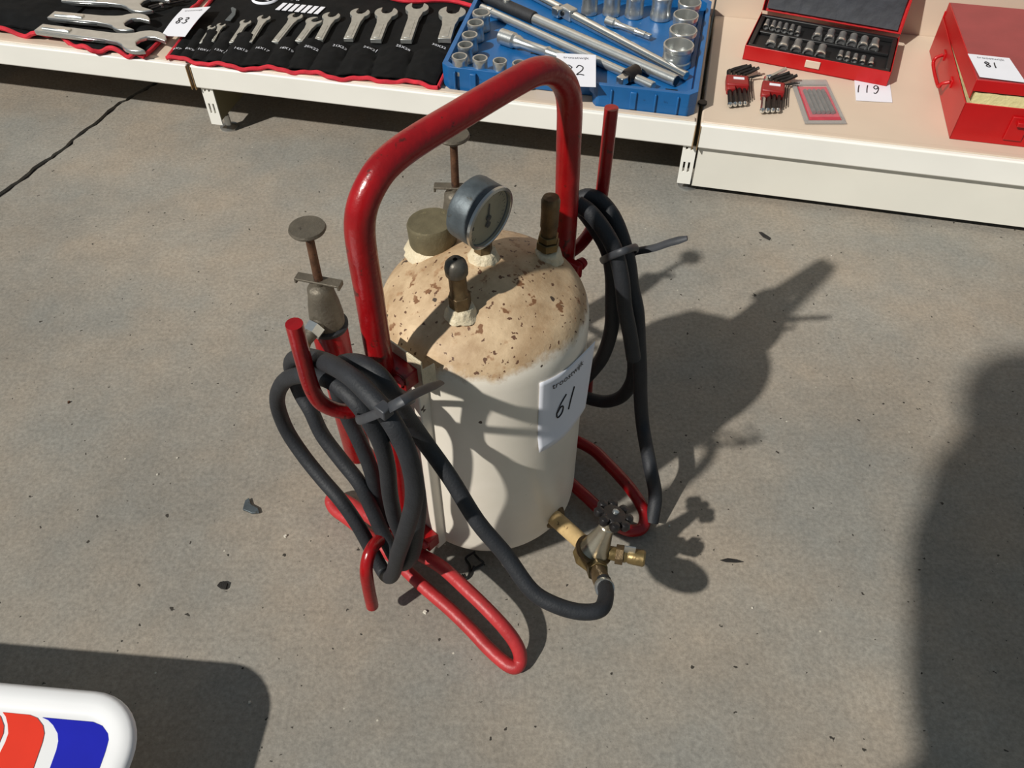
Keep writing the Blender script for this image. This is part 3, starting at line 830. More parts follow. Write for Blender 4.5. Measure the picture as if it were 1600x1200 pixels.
# ------------------------------------------------------------------ tool rolls on the left shelf bases
def wrench_poly(Rh, sw, Lsh, phi, slot=0.50, neck=1.3):
    """Open ended wrench outline: head centre at the origin, shaft along -y; phi = jaw direction in degrees."""
    pts = []
    ph = R(phi)
    ha = math.asin(slot)
    a = ph + ha
    aend = R(270 - 38)
    n = 10
    for i in range(n + 1):
        t = a + (aend - a) * i / n
        rr = Rh * (1.0 - 0.10 * math.sin(math.pi * i / n) ** 2 * 0.0)
        pts.append((rr * math.cos(t), rr * math.sin(t)))
    pts += [(-sw / 2 * 1.25, -Rh * neck), (-sw / 2, -Rh * (neck + .7)), (-sw / 2, -Lsh), (sw / 2, -Lsh), (sw / 2, -Rh * (neck + .7)), (sw / 2 * 1.25, -Rh * neck)]
    a0 = R(270 + 38); a1 = ph - ha + 2 * math.pi
    for i in range(n + 1):
        t = a0 + (a1 - a0) * i / n
        pts.append((Rh * math.cos(t), Rh * math.sin(t)))
    # jaw: right flank down, rounded bottom, left flank up
    u = Vector((math.cos(ph), math.sin(ph))); w = Vector((-u.y, u.x))
    hw = Rh * slot
    for (k, l) in ((-0.92, .15), (-.55, -.18), (0, -.26), (.55, -.18), (.92, .15)):
        p = w * (hw * k) + u * (Rh * l); pts.append((p.x, p.y))
    return pts

def tri_prism(poly, z0, z1, mtx=None):
    """Prism of a concave outline, triangulated through bmesh."""
    bm = bmesh.new()
    vs = [bm.verts.new((p[0], p[1], z0)) for p in poly]
    f = bm.faces.new(vs)
    r = bmesh.ops.extrude_face_region(bm, geom=[f])
    for v in [g for g in r['geom'] if isinstance(g, bmesh.types.BMVert)]: v.co.z = z1
    bmesh.ops.triangulate(bm, faces=[f for f in bm.faces if len(f.verts) > 4])
    bm.verts.index_update()
    V = [tuple(v.co) for v in bm.verts]; F = [tuple(v.index for v in f.verts) for f in bm.faces]
    bm.free()
    b = MB(); b._add(V, F, mtx); return b

def cloth_h(x, y, seed, amp=.003):
    return amp * noise.noise(Vector((x * 14, y * 14, seed))) + amp * .5 * noise.noise(Vector((x * 40, y * 40, seed + 3)))

# middle roll with twelve pockets
FL = Vector(((-1.047, 0, 0)[0], (-1.047, 0, 0)[1]))
FRr = Vector((-0.492, 0.014)); BL = Vector((-1.092, 0.385)); BR = Vector((-0.505, 0.385))
roll = empty('wrench_roll', SL(-0.77, 0.2, 0), SHA, 'black canvas roll with red edging and twelve pockets of small open wrenches', 'tool roll')
RO = Vector((-0.77, 0.2))
def rp(u, v, h=0.0):        # u left to right, v front to back
    p = FL.lerp(FRr, u).lerp(BL.lerp(BR, u), v) - RO
    w = (0.003 * math.sin(u * 37) + .004 * math.sin(u * 15 + 1)) * (1 - v) ** 6
    return (p.x, p.y + w, h)
MB().grid(lambda u, v: rp(u, v, .004 + cloth_h(u, v, 1, .0025) + .002), 60, 30, 0.003).build('canvas', M['cloth'], roll)
fb = [0, .045, .088, .145, .20, .283, .362, .45, .53, .631, .754, .87, .992]
mb_ = [0.01, .035, .075, .13, .19, .28, .36, .435, .53, .625, .73, .86, .985]
MV = 0.285
def pocket(u, v):
    t = v / MV
    bs = [f + (m_ - f) * t for f, m_ in zip(fb, mb_)]
    h = 0.0
    for a, b_ in zip(bs[:-1], bs[1:]):
        if a <= u <= b_:
            q = (u - a) / (b_ - a)
            h = (math.sin(math.pi * q) ** .55) * (.0055 + .05 * (b_ - a)) * (0.55 + .55 * t)
            h += .0022 * noise.noise(Vector((u * 30, v * 12, 2)))
    return h
MB().grid(lambda u, v: rp(u * .985 + .003, v * MV + .012, .0075 + pocket(u * .985 + .003, v * MV) + .0018 * max(0, noise.noise(Vector((u * 60, v * 9, 5))))), 150, 22, 0.0025).build('pocket_panel', M['cloth'], roll)
edge = [rp(u / 60, 0, .008 + .0012 * math.sin(u * 1.7) + .002 * math.sin(u * .6)) for u in range(61)]
MB().tube([(x, y - .003, z) for x, y, z in edge], 0.0042, 8, 3).build('edge_binding', M['piping'], roll)
MB().tube([rp(0, v / 20, .007) for v in range(21)], 0.0038, 8, 2).build('edge_binding', M['piping'], roll)
MB().tube([rp(1, v / 20, .007) for v in range(10)], 0.0038, 8, 2).build('edge_binding', M['piping'], roll)
MB().tube([rp(.50 + u / 40, .90 + .03 * math.sin(u * .5) , .012) for u in range(21)], 0.0045, 8, 2).build('edge_binding', M['piping'], roll)
# size prints below the pocket mouths
sizes = ['6X7', '8X9', '10X11', '12X13', '14X15', '16X17', '18X19', '20X22', '21X23', '24X27', '25X28', '30X32']
lab_px = [(-1.038, 0.03382, 0.012), (-1.012, 0.03689, 0.012), (-0.9823, 0.04077, 0.012), (-0.9487, 0.04548, 0.012), (-0.9101, 0.05463, 0.013), (-0.8691, 0.06433, 0.014), (-0.8218, 0.07475, 0.014), (-0.7743, 0.08858, 0.015), (-0.7204, 0.1038, 0.016), (-0.6581, 0.1101, 0.017), (-0.594, 0.1222, 0.018), (-0.5259, 0.1425, 0.018)]
for k, (txt, p) in enumerate(zip(sizes, lab_px)):
    vs, fs = text_geo(txt, 0.0105)
    x0 = p[0] - RO.x; y0 = p[1] - RO.y - .004
    u_ = (p[0] - FL.x) / (FRr.x - FL.x)
    def pm(q, x0=x0, y0=y0):
        x = x0 + q[0]; y = y0 + q[1]
        # height of the pocket fabric there
        v = (y + RO.y - FL.y) / .385
        uu = (x + RO.x - (FL.x + (BL.x - FL.x) * v)) / ((FRr.x - FL.x) + ((BR.x - BL.x) - (FRr.x - FL.x)) * v)
        return (x, y, .0095 + pocket(uu, v - .012) + .0006)
    mapped(vs, fs, pm, 'size_print', M['paper'], roll)
# printed emblem and lettering on the canvas
ex, ey = (-0.9643, 0.2918, 0)[0] - RO.x, (-0.9643, 0.2918, 0)[1] - RO.y
b = MB()
b.tube([(ex + .028 * math.cos(R(a)), ey + .028 * math.sin(R(a)), .0092) for a in range(180, 372, 16)], 0.0028, 6, 2, flat=.25)
b.prism([(ex - .02, ey - .002), (ex + .012, ey - .012), (ex + .016, ey + .002), (ex, ey + .012)], .0088, .0094)
for k in range(7):
    p0 = (-0.9209, 0.2601, 0); 
    x = (-0.9155, 0.2612, 0)[0] - RO.x + k * 0.0145; y = (-0.9155, 0.2612, 0)[1] - RO.y
    b.prism([(x - .005, y - .018), (x + .005, y - .018), (x + .009, y + .016), (x - .001, y + .016)], .0085, .0093)
vs, fs = text_geo('KAP', 0.020)
b._add([(p[0] + (-0.8988, 0.2998, 0)[0] - RO.x, p[1] + (-0.8988, 0.2998, 0)[1] - RO.y, .0093) for p in vs], fs)
b.build('emblem_print', M['paper'], roll)

small = [  # tail px, head px (unprojected), head radius
    ((-1.004, 0.06867, 0.012), (-1.014, 0.1332, 0.01), .0085), ((-0.9853, 0.07841, 0.012), (-0.9981, 0.1454, 0.01), .0095), ((-0.9437, 0.08202, 0.012), (-0.9535, 0.1669, 0.01), .0120),
    ((-0.9097, 0.08953, 0.012), (-0.9228, 0.1915, 0.01), .0140), ((-0.8579, 0.1009, 0.012), (-0.8606, 0.2112, 0.01), .0160), ((-0.8122, 0.1138, 0.012), (-0.8149, 0.2004, 0.01), .0175),
    ((-0.775, 0.1275, 0.012), (-0.7868, 0.2275, 0.01), .0190), ((-0.7177, 0.1436, 0.013), (-0.7324, 0.2545, 0.01), .0210), ((-0.6615, 0.1504, 0.013), (-0.6781, 0.2665, 0.01), .0245),
    ((-0.6013, 0.1616, 0.014), (-0.6205, 0.3006, 0.01), .0250), ((-0.5262, 0.1809, 0.014), (-0.5409, 0.2937, 0.01), .0290)]
names_w = ['smallest wrench of the middle roll, leftmost beside the 83 slip', 'second smallest wrench of the middle roll, touching the smallest one',
           'small open wrench right of the silvery strip on the middle roll', 'fourth open wrench from the left in the middle roll, above the 14X15 print',
           'slim open wrench leaning far right, with its head below the KAP lettering', 'open wrench with a jaw turned right, sixth from the left of the middle roll',
           'open wrench close beside the one with the turned jaw, above the 20X22 print', 'open wrench standing above the 21X23 print of the middle roll',
           'large open wrench above the 24X27 print of the middle roll', 'longest showing wrench of the middle roll, above the 25X28 print', 'largest wrench of the middle roll, rightmost beside the blue case']
phis = [75, 72, 78, 80, 84, 50, 80, 78, 88, 92, 90]
for (tp, hp_, rh), lb, ph_ in zip(small, names_w, phis):
    a = Vector(tp[:2]); h_ = Vector(hp_[:2])
    d = h_ - a; L_ = d.length
    rot = SHA + math.atan2(d.y, d.x) - math.pi / 2
    t = empty('open_wrench', SL(h_.x, h_.y, 0.0), rot, lb, 'wrench', 'open wrenches in the middle roll')
    w = tri_prism(wrench_poly(rh, rh * .92, L_ + .004, ph_), 0.0085, 0.0085 + rh * .28 + .002).build('wrench_body', M['wrench'], t, 0.0008)
    tri_prism([(-rh * .22, -L_ * .97), (rh * .22, -L_ * .97), (rh * .22, -rh * 2.3), (-rh * .22, -rh * 2.3)], 0.0085 + rh * .28, 0.0085 + rh * .28 + .0026).build('shaft_web', M['wrench'], t, 0.0005)

# left roll with large wrenches
rollb = empty('wrench_roll', SL(-1.35, 0.2, 0), SHA, 'black canvas roll at the far left with wavy red edging under three large wrenches', 'tool roll')
RB = Vector((-1.35, 0.2))
bl_edge = [(-1.80, .060), (-1.60, .055), (-1.446, .036), (-1.39, .034), (-1.35, .026), (-1.329, .040), (-1.30, .036), (-1.25, .012), (-1.202, -.010), (-1.176, .004), (-1.14, .002), (-1.115, -.004), (-1.093, -.002)]
def be(u):
    x = u * (len(bl_edge) - 1); i = min(int(x), len(bl_edge) - 2); f = x - i
    return (bl_edge[i][0] + (bl_edge[i + 1][0] - bl_edge[i][0]) * f, bl_edge[i][1] + (bl_edge[i + 1][1] - bl_edge[i][1]) * f)
def rq(u, v):
    x, y = be(u)
    x += (-.012) * v * u
    y = y + (.40 - y) * v
    return (x - RB.x, y - RB.y, .006 + .008 * (1 - v) ** 8 * (1 + math.sin(u * 40)) * .4 + cloth_h(u * 1.6, v, 8, .004))
MB().grid(rq, 64, 26, 0.003).build('canvas', M['cloth'], rollb)
MB().tube([(be(u / 60)[0] - RB.x, be(u / 60)[1] - RB.y - .002, .010 + .005 * math.sin(u * .7) + .003 * math.sin(u * .33)) for u in range(61)], .0048, 8, 2).build('edge_binding', M['piping'], rollb)
MB().tube([rq(1, v / 20) for v in range(21)], .0042, 8, 2).build('edge_binding', M['piping'], rollb)
# folded flap over the wrench shanks
fl = [(-1.406, 0.0008786, 0.03), (-1.32, -0.01633, 0.03), (-1.308, 0.0367, 0.03), (-1.334, 0.1443, 0.03)]
def flap(u, v):
    x0 = -1.80 + (fl[1][0] + .80 + 1.0) * u
    xr = fl[1][0] + (fl[3][0] - fl[1][0]) * min(1, v * 1.35)
    x = -1.80 + (xr + 1.80) * u
    y = .045 + .34 * v
    z = .010 + .020 * (1 - u ** 10) * min(1, v * 9 + .25) + cloth_h(u * 1.3, v, 21, .004)
    return (x - RB.x, y - RB.y, z)
MB().grid(flap, 50, 26, 0.004).build('flap', M['cloth'], rollb)
big_w = [  # tail, head, radius, jaw dir, label
    ((-1.345, 0.03435, 0.022), (-1.106, 0.02837, 0.018), .043, -22, 'large chrome open wrench nearest the shelf front edge, on the left roll'),
    ((-1.353, 0.09128, 0.022), (-1.173, 0.09682, 0.02), .038, -18, 'middle one of the three large chrome wrenches, on the left roll'),
    ((-1.37, 0.1674, 0.022), (-1.184, 0.188, 0.02), .045, -20, 'hindmost large chrome wrench, cut by the top of the photo')]
for tp, hp_, rh, ph_, lb in big_w:
    a = Vector(tp[:2]); h_ = Vector(hp_[:2]); d = h_ - a; L_ = d.length
    t = empty('large_wrench', SL(h_.x, h_.y, 0.0), SHA + math.atan2(d.y, d.x) - math.pi / 2, lb, 'wrench', 'large wrenches on the left roll')
    tri_prism(wrench_poly(rh, .030, L_, 90 + ph_, .56, 1.15), 0.016, 0.025).build('wrench_body', M['chrome'], t, 0.0018)
    MB().bx(-.006, .006, -L_ + .012, -L_ + .075, .024, .0285).build('grip_rib', M['chromeb'], t, 0.0012)
    MB().bx(.0128, .0152, -L_ + .002, -rh * 1.8, .015, .0215).build('side_rib', M['chromeb'], t, 0.0008)

# small things lying on the rolls
t = empty('metal_clip', SL((-1.153, 0.2026, 0)[0], (-1.153, 0.2026, 0)[1], 0.012), SHA + R(25), 'small dark wire clip beside the 83 slip, left of it', 'clip')
MB().tube([(-.035, -.004, .003), (-.012, -.003, .006), (.01, .002, .004), (.04, .012, .003)], .0024, 8, 4).build('jaw', M['darksteel'], t)
MB().tube([(-.03, -.014, .003), (-.010, -.008, .005), (.012, .008, .006), (.038, .024, .003)], .0024, 8, 4).build('jaw', M['darksteel'], t)
MB().cyl((-.008, -.006, .001), (-.008, -.006, .009), .004).build('pivot', M['chrome'], t)
t = tri_prism([(-.006, -.03), (.006, -.032), (.008, -.005), (.002, .022), (-.008, .03), (-.011, .026), (-.002, .004)], .008, .0105).build('metal_strip', M['gaugem'], None, .0006)
t.location = SL((-0.9988, 0.1998, 0)[0], (-0.9988, 0.1998, 0)[1], .002); t.rotation_euler = (0, 0, SHA + R(8)); tag(t, 'curved silvery strip lying among the smallest wrenches of the middle roll', 'metal strip')

flat_tag('paper_slip', [(-1.103, 0.1857, 0.022), (-1.046, 0.2013, 0.022), (-1.036, 0.06582, 0.018), (-1.089, 0.06526, 0.018)], 0.018, '83', 'white slip numbered 83 lying between the two wrench rolls', tilt=lambda u, v: .003 * math.sin(math.pi * v) + .003 * u, numsize=.20, numpos=(.44, .52))

# ------------------------------------------------------------------ blue socket case
case = empty('socket_case', SL(-0.25, 0.21, 0), SHA, 'open blue plastic socket case full of chrome sockets and bars', 'tool case')
CO = Vector((-0.25, 0.21))
def cs(s, t_): return (s - CO.x, t_ - CO.y)
S0, S1, T0, T1 = -0.486, -0.012, 0.016, 0.412
# stepped outline: two front blocks with a recessed grip between them
out = [(S0 + .012, T0 + .004), (-.352, T0 + .002), (-.342, T0 + .012), (-.338, T0 + .036), (-.205, T0 + .036), (-.200, T0 + .012), (-.190, T0), (S1 - .014, T0), (S1, T0 + .014), (S1 + .002, T1 - .012), (S1 - .010, T1), (S0 - .002, T1), (S0 - .012, T1 - .012), (S0 - .002, T0 + .016)]
tri_prism([cs(*p) for p in out], 0.0, 0.022).build('case_base', M['blue'], case, 0.003)
# rim walls following the outline
b = MB()
n = len(out)
cx, cy = (S0 + S1) / 2, (T0 + T1) / 2
def inn(p, k=.009):
    return (p[0] + (k if p[0] < cx else -k), p[1] + (k if p[1] < cy else -k))
for i in range(n):
    p, q = out[i], out[(i + 1) % n]
    pi_, qi = inn(p), inn(q)
    if i in (2, 3, 4): pi_, qi = (p[0], p[1] + .008), (q[0], q[1] + .008)
    if i == 2: pi_ = inn(p)
    if i == 4: qi = inn(q)
    P_ = [cs(*p), cs(*q), cs(*qi), cs(*pi_)]
    b.prism(P_, 0.020, 0.045)
b.build('case_rim', M['blue'], case, 0.0012)
for sx in (-.46, -.425, -.385, -.165, -.125, -.085, -.045):
    MB().box((*cs(sx, T0 - .0005), .022), (.012 if sx in (-.425, -.125) else .004, .007, .034)).build('front_rib', M['blue'], case, 0.0015)
# raised insert; flat black patches painted on as the shade in finger wells
tri_prism([cs(*p) for p in [(S0 + .012, T0 + .014), (-.345, T0 + .014), (-.335, T0 + .048), (-.208, T0 + .048), (-.196, T0 + .012), (S1 - .012, T0 + .012), (S1 - .010, T1 - .012), (S0 + .010, T1 - .012)]], .0215, .0265).build('insert', M['blue'], case, 0.0015)
b = MB()
b.box((*cs(-.315, .150), .0272), (.05, .026, .0012), None)
b.box((*cs(-.06, .045), .0272), (.022, .03, .0012), None)
b.build('well_shade_patch', M['tray'], case)
MB().cyl(cs(-.0, .07) + (.0005,), cs(-.0, .07) + (.004,), .0085).build('deck_plug', M['tray'], case)

def socket(s, t_, r, h, lb, hexin=True, brown=False, z=0.0268):
    wi = .76 if r < .022 else .86
    t = empty('socket', SL(s, t_, z), SHA, lb, 'socket', 'sockets in the blue case')
    pf = [(r * .93, 0), (r, .0015), (r, h * .26), (r * .94, h * .32), (r * .94, h * .74), (r, h * .80), (r, h - .0012), (r * .97, h), (r * (wi + .03), h), (r * wi, h - .003)]
    MB().lathe(pf + [(r * (wi - .02), h * .35), (0, h * .35)], None, 36).build('socket_wall', M['chrome'], t, angle=28)
    if brown:
        MB().lathe([(r * .735, h * .40), (0, h * .41)], None, 24).build('drive_end', M['rusty'], t)
    return t
socket(*(-0.4545, 0.03442, 0.06)[:2], .0150, .034, 'chrome socket in the front left corner of the blue case')
socket(*(-0.4156, 0.03556, 0.06)[:2], .0145, .034, 'chrome socket second from the left in the front row of the blue case')
socket(*(-0.3776, 0.0341, 0.06)[:2], .0135, .034, 'chrome socket with a brown inside, third in the front row of the blue case', brown=True)
socket(*(-0.342, 0.03705, 0.06)[:2], .0130, .032, 'chrome socket half hidden behind the red hoop of the frame')
socket(*(-0.4552, 0.07979, 0.06)[:2], .0150, .034, 'chrome socket with a brown inside, behind the front left corner one', brown=True)
socket(*(-0.4571, 0.1213, 0.06)[:2], .0155, .034, 'chrome socket third from the front in the left column of the blue case')
socket(*(-0.4572, 0.1675, 0.06)[:2], .0165, .036, 'chrome socket fourth from the front in the left column of the blue case')
socket(*(-0.4567, 0.2127, 0.06)[:2], .0180, .036, 'chrome socket with a dark inside, hindmost in the left column of the blue case')
socket(*(-0.06051, 0.1554, 0.068)[:2], .0290, .040, 'largest chrome socket, front one of the right column of the blue case')
socket(*(-0.05714, 0.2165, 0.068)[:2], .0270, .040, 'wide chrome socket second from the front in the right column of the blue case')
socket(*(-0.05707, 0.2771, 0.068)[:2], .0250, .042, 'wide chrome socket third from the front in the right column of the blue case')
socket(*(-0.05403, 0.3356, 0.068)[:2], .0235, .042, 'wide chrome socket in the back right corner of the blue case')
socket(*(-0.1091, 0.3409, 0.072)[:2], .0215, .046, 'tall chrome socket rightmost in the back row of the blue case')
socket(*(-0.1633, 0.338, 0.072)[:2], .0195, .046, 'tall chrome socket second from the right in the back row of the blue case')
socket(*(-0.2102, 0.3368, 0.072)[:2], .0185, .046, 'tall chrome socket third from the right in the back row of the blue case')
socket(*(-0.2557, 0.3329, 0.072)[:2], .0175, .046, 'tall dull socket leftmost in the back row of the blue case')

def bar(p, q, r, lb, name, parts):
    """Round bar lying in the case between two points (s, t, z)."""
    a = Vector(p[:2]); d = Vector(q[:2]) - a
    t = empty(name, SL(a.x, a.y, 0.0), SHA + math.atan2(d.y, d.x), lb, 'socket tool')
    parts(t, d.length)
    return t
Z0 = .0268
def ch(b, L, x0, x1, r, z, r2=None):
    return b.cyl((x0, 0, z), (x1, 0, z), r, r2, 24)
def p_ratchet(t, L):
    MB().cyl((-.16, 0, Z0 + .0125), (-.012, 0, Z0 + .0125), .0125, .0125, 24).build('black_grip', M['rubber'], t, .002)
    g = MB().cyl((-.012, 0, Z0 + .011), (L, 0, Z0 + .011), .0108, .0108, 28)
    g.build('tube', M['chrome'], t, .0012)
    MB().lathe([(.0095, 0), (.0, .0002)], Matrix.Translation((L + .0003, 0, Z0 + .011)) @ Matrix.Rotation(R(90), 4, 'Y'), 24).build('tube_end', M['tray'], t)
    MB().lathe([(.009, -.004), (.009, .003), (.006, .004), (.0, .004)], Matrix.Translation((-.09, 0, Z0 + .025)), 20).build('reverse_lever', M['chrome'], t)
bar((-0.3471, 0.2532, 0.037), (-0.05353, 0.07281, 0.037), .011, 'long satin tube with a black grip, second bar from the front in the blue case', 'extension_handle', p_ratchet)
def p_breaker(t, L):
    MB().cyl((.03, 0, Z0 + .010), (L, 0, Z0 + .009), .0105, .0085, 28).build('handle_bar', M['chromeb'], t, .0012)
    MB().cyl((-.15, 0, Z0 + .011), (-.012, 0, Z0 + .011), .010, .010, 28).build('rear_bar', M['chromeb'], t, .0012)
    MB().box((.012, 0, Z0 + .012), (.034, .022, .024)).build('joint_fork', M['chrome'], t, .003)
    MB().box((-.004, -.016, Z0 + .013), (.020, .016, .018)).build('square_drive', M['chromeb'], t, .002)
    MB().cyl((.006, -.0135, Z0 + .012), (.006, .0135, Z0 + .012), .005).build('joint_pin', M['tray'], t)
bar((-0.3038, 0.3066, 0.037), (-0.03681, 0.09795, 0.037), .01, 'bright breaker bar with a square jointed head, hindmost bar in the blue case', 'breaker_bar', p_breaker)
def p_tbar(t, L):
    MB().cyl((0, 0, Z0 + .0085), (L, 0, Z0 + .0085), .0082, .0082, 24).build('cross_bar', M['chrome'], t, .0015)
    MB().cyl((0.02, 0, Z0 + .0085), (0.034, 0, Z0 + .0085), .0092, .0092, 24).build('stop_ring', M['chromeb'], t, .001)
    MB().lathe([(.010, -.018), (.0135, -.014), (.0135, .012), (.012, .016), (.0, .016)], Matrix.Translation((L - .052, 0, Z0 + .013)) @ Matrix.Rotation(R(90), 4, 'X'), 24).build('slide_head', M['darksteel'], t, angle=30)
    MB().box((L - .052, -.026, Z0 + .011), (.016, .020, .016)).build('square_drive', M['chromeb'], t, .002)
bar((-0.4767, 0.291, 0.035), (-0.0931, 0.04905, 0.035), .008, 'sliding T bar nearest the front of the blue case, passing under the white slip', 'sliding_t_bar', p_tbar)
def p_ext(r):
    def f(t, L):
        z = Z0 + r
        MB().lathe([(.0, 0), (r * .8, 0), (r, .002), (r, L * .22), (r * .82, L * .25), (r * .86, L * .29), (r * .6, L * .36), (r * .6, L * .72), (r * .75, L * .76), (r * .62, L * .80), (r * .66, L), (0, L)],
                   Matrix.Translation((0, 0, z)) @ Matrix.Rotation(R(90), 4, 'Y'), 28).build('extension_shaft', M['chrome'], t, angle=30)
        MB().box((L + .006, 0, z), (.014, r * .95, r * .95)).build('square_drive', M['chrome'], t, .0012)
    return f
bar((-0.2144, 0.2883, 0.033), (-0.1297, 0.2422, 0.033), .01, 'short chrome extension lying alone near the middle of the blue case', 'short_extension', p_ext(.0095))
bar((-0.4068, 0.1653, 0.038), (-0.2709, 0.1061, 0.038), .01, 'chrome extension with a thick socket end, left in the blue case', 'long_extension', p_ext(.0150))
flat_tag('paper_slip', [(-0.283, 0.09473, 0.055), (-0.2091, 0.1034, 0.055), (-0.1923, -0.006541, 0.052), (-0.259, -0.01667, 0.052)], 0.0545, '82', 'white slip lying across the bars of the blue case behind the hoop', tilt=lambda u, v: -.003 * v, numpos=(.46, .52), numsize=.30)

# ------------------------------------------------------------------ small red socket set with its lid open
SB_A = R(-10.4)
bo = Vector((0.0662, 0.2560))
sset = empty('socket_set_box', SL(bo.x, bo.y, 0), SHA + SB_A, 'flat red metal box with black tray of small sockets, dark lid standing open', 'tool box')
W_, D_ = 0.277, 0.158
def to_box(p):
    q = Vector(p[:2]) - bo
    c, s = math.cos(-SB_A), math.sin(-SB_A)
    return (q.x * c - q.y * s, q.x * s + q.y * c)
b = MB()
b.bx(0, W_, 0, D_, 0, .003); b.bx(0, W_, 0, .0016, 0, .030); b.bx(0, W_, D_ - .0016, D_, 0, .026); b.bx(0, .0016, 0, D_, 0, .030); b.bx(W_ - .0016, W_, 0, D_, 0, .030)
b.build('box_body', M['boxred'], sset, .0008)
b = MB()
b.bx(.003, W_ - .003, .003, D_ - .003, .004, .018)
b.bx(.003, W_ - .003, .003, .016, .018, .0275); b.bx(.003, W_ - .003, D_ - .012, D_ - .003, .018, .0275)
b.bx(.003, .012, .016, D_ - .012, .018, .0275); b.bx(W_ - .012, W_ - .003, .016, D_ - .012, .018, .0275); b.bx(.012, W_ - .012, .082, .090, .018, .024)
b.build('socket_tray', M['tray'], sset, .0015)
MB().bx(.120, .148, -.003, 0.0, .010, .024).build('latch', M['shelf'], sset, .0008)
lid = MB(Matrix.Translation((0, D_, .032)) @ Matrix.Rotation(R(-22), 4, 'X'))
lid.bx(0, W_, .012, .014, 0, .155); lid.bx(0, W_, 0, .012, .153, .155); lid.bx(0, .002, 0, .012, 0, .155); lid.bx(W_ - .002, W_, 0, .012, 0, .155); 
lid.build('lid', M['boxred'], sset, .0006)
li = MB(Matrix.Translation((0, D_, .032)) @ Matrix.Rotation(R(-22), 4, 'X'))
li.grid(lambda u, v: (.008 + (W_ - .016) * u, .0055 + .0022 * math.sin(v * 9) + cloth_h(u * 3, v * 3, 4, .0022), .006 + .143 * v), 40, 24)
li.build('lid_lining', M['lidin'], sset)

def set_socket(p, q, r, ln, lb):
    x, y = to_box(p); r *= 1.15; ln *= 1.12
    t = empty('small_socket', Matrix.Translation(SL(bo.x, bo.y, 0)) @ Matrix.Rotation(SHA + SB_A, 4, 'Z') @ Vector((x, y, .0185)), SHA + SB_A, lb, 'socket', 'small sockets in the red box')
    mt_ = Matrix.Translation((0, -ln / 2, r)) @ Matrix.Rotation(R(-90 + 16), 4, 'X')
    MB().lathe([(0, .0025), (r * .68, .0025), (r * .72, 0), (r, 0), (r, ln * .32), (r * .74, ln * .55), (r * .74, ln), (0, ln)], mt_, 24).build('socket_wall', M['setsteel'], t, angle=30)
    MB().lathe([(r * .76, -.0004), (r * 1.03, -.0002), (r * 1.03, .004), (r * .98, .0048)], mt_, 24, ring=True).build('bright_rim', M['chromeb'], t, angle=30)
rows = [
    ('front left row of big sockets', [(0.1171, 0.2783, 0.03), (0.1406, 0.2728, 0.03), (0.1651, 0.2675, 0.03), (0.1882, 0.262, 0.03), (0.2111, 0.2565, 0.03)], .0088, .024),
    ('rear right row of big sockets', [(0.2067, 0.3309, 0.03), (0.2302, 0.3278, 0.03), (0.2522, 0.3217, 0.03), (0.2729, 0.3181, 0.03), (0.2933, 0.3118, 0.03), (0.3137, 0.3082, 0.03)], .0084, .023),
    ('rear left row of little sockets', [(0.107, 0.3628, 0.03), (0.1198, 0.3598, 0.03), (0.1313, 0.3566, 0.03), (0.1441, 0.3537, 0.03), (0.1567, 0.3508, 0.03), (0.1693, 0.3451, 0.03)], .0050, .018),
    ('front right row of little sockets', [(0.2486, 0.2622, 0.03), (0.2617, 0.2599, 0.03), (0.2759, 0.2552, 0.03), (0.2899, 0.2506, 0.03), (0.3051, 0.2463, 0.03)], .0050, .016)]
ords = ['leftmost', 'second', 'third', 'fourth', 'fifth', 'sixth']
for rn, ps, r_, ln in rows:
    for i, p in enumerate(ps):
        o_ = 'rightmost' if i == len(ps) - 1 else ords[i] + ('' if i == 0 else ' from the left')
        set_socket(p, None, r_, ln, '%s in the %s of the red box' % (o_, rn))

# ------------------------------------------------------------------ hex key sets
def hex_keys(p, rz, lb, n=4, bright=2):
    t = empty('hex_key_set', SL(p[0], p[1], 0), SHA + R(rz), lb, 'hex key set', None)
    hb = MB(); hb.box((0, 0, .009), (.042, .036, .018)); hb.build('holder', M['holder'], t, .003)
    hb = MB(); hb.box((-.012, -.022, .008), (.016, .014, .014)); hb.build('holder_lug', M['holder'], t, .002)
    MB().box((.002, .004, .0184), (.020, .0075, .0008)).build('label_plate', M['paper'], t)
    for k in range(n):
        x = -.0145 + k * .0092
        r = .0043 - k * .0003
        top = .046 - k * .003
        pts = [(x, -.074 + k * .003, .008), (x, -.03, .008), (x, top - .006, .009), (x + .004, top, .010), (x + .012, top + .004, .012), (x + .034 - k * .002, top + (.010 if k != bright else .026), .017 + .003 * (k % 2))]
        m_ = M['chromeb'] if k == bright else M['darksteel']
        MB().tube(pts, r, 6, 4).build('hex_key', m_, t, angle=30)
        MB().lathe([(0, -.004), (r * .9, -.003), (r * 1.25, 0), (r * .9, .003), (0, .004)], Matrix.Translation((x, -.076 + k * .003, .008)) @ Matrix.Rotation(R(90), 4, 'X'), 12).build('ball_end', M['chromeb'], t)
    for k in range(3):
        x = .020 + k * .004
        MB().tube([(x, -.055 + k * .006, .006), (x, .02, .006), (x + .004, .030, .008), (x + .02, .034, .012)], .0011, 6, 3).build('hex_key', M['darksteel'], t)
hex_keys((0.0589, 0.1405, 0.018), 4, 'folded bunch of hex keys in a red holder, the left of the two sets', bright=9)
hex_keys((0.1253, 0.131, 0.018), -2, 'hex keys in a red holder with bright bent ends, beside the blister card', bright=0)

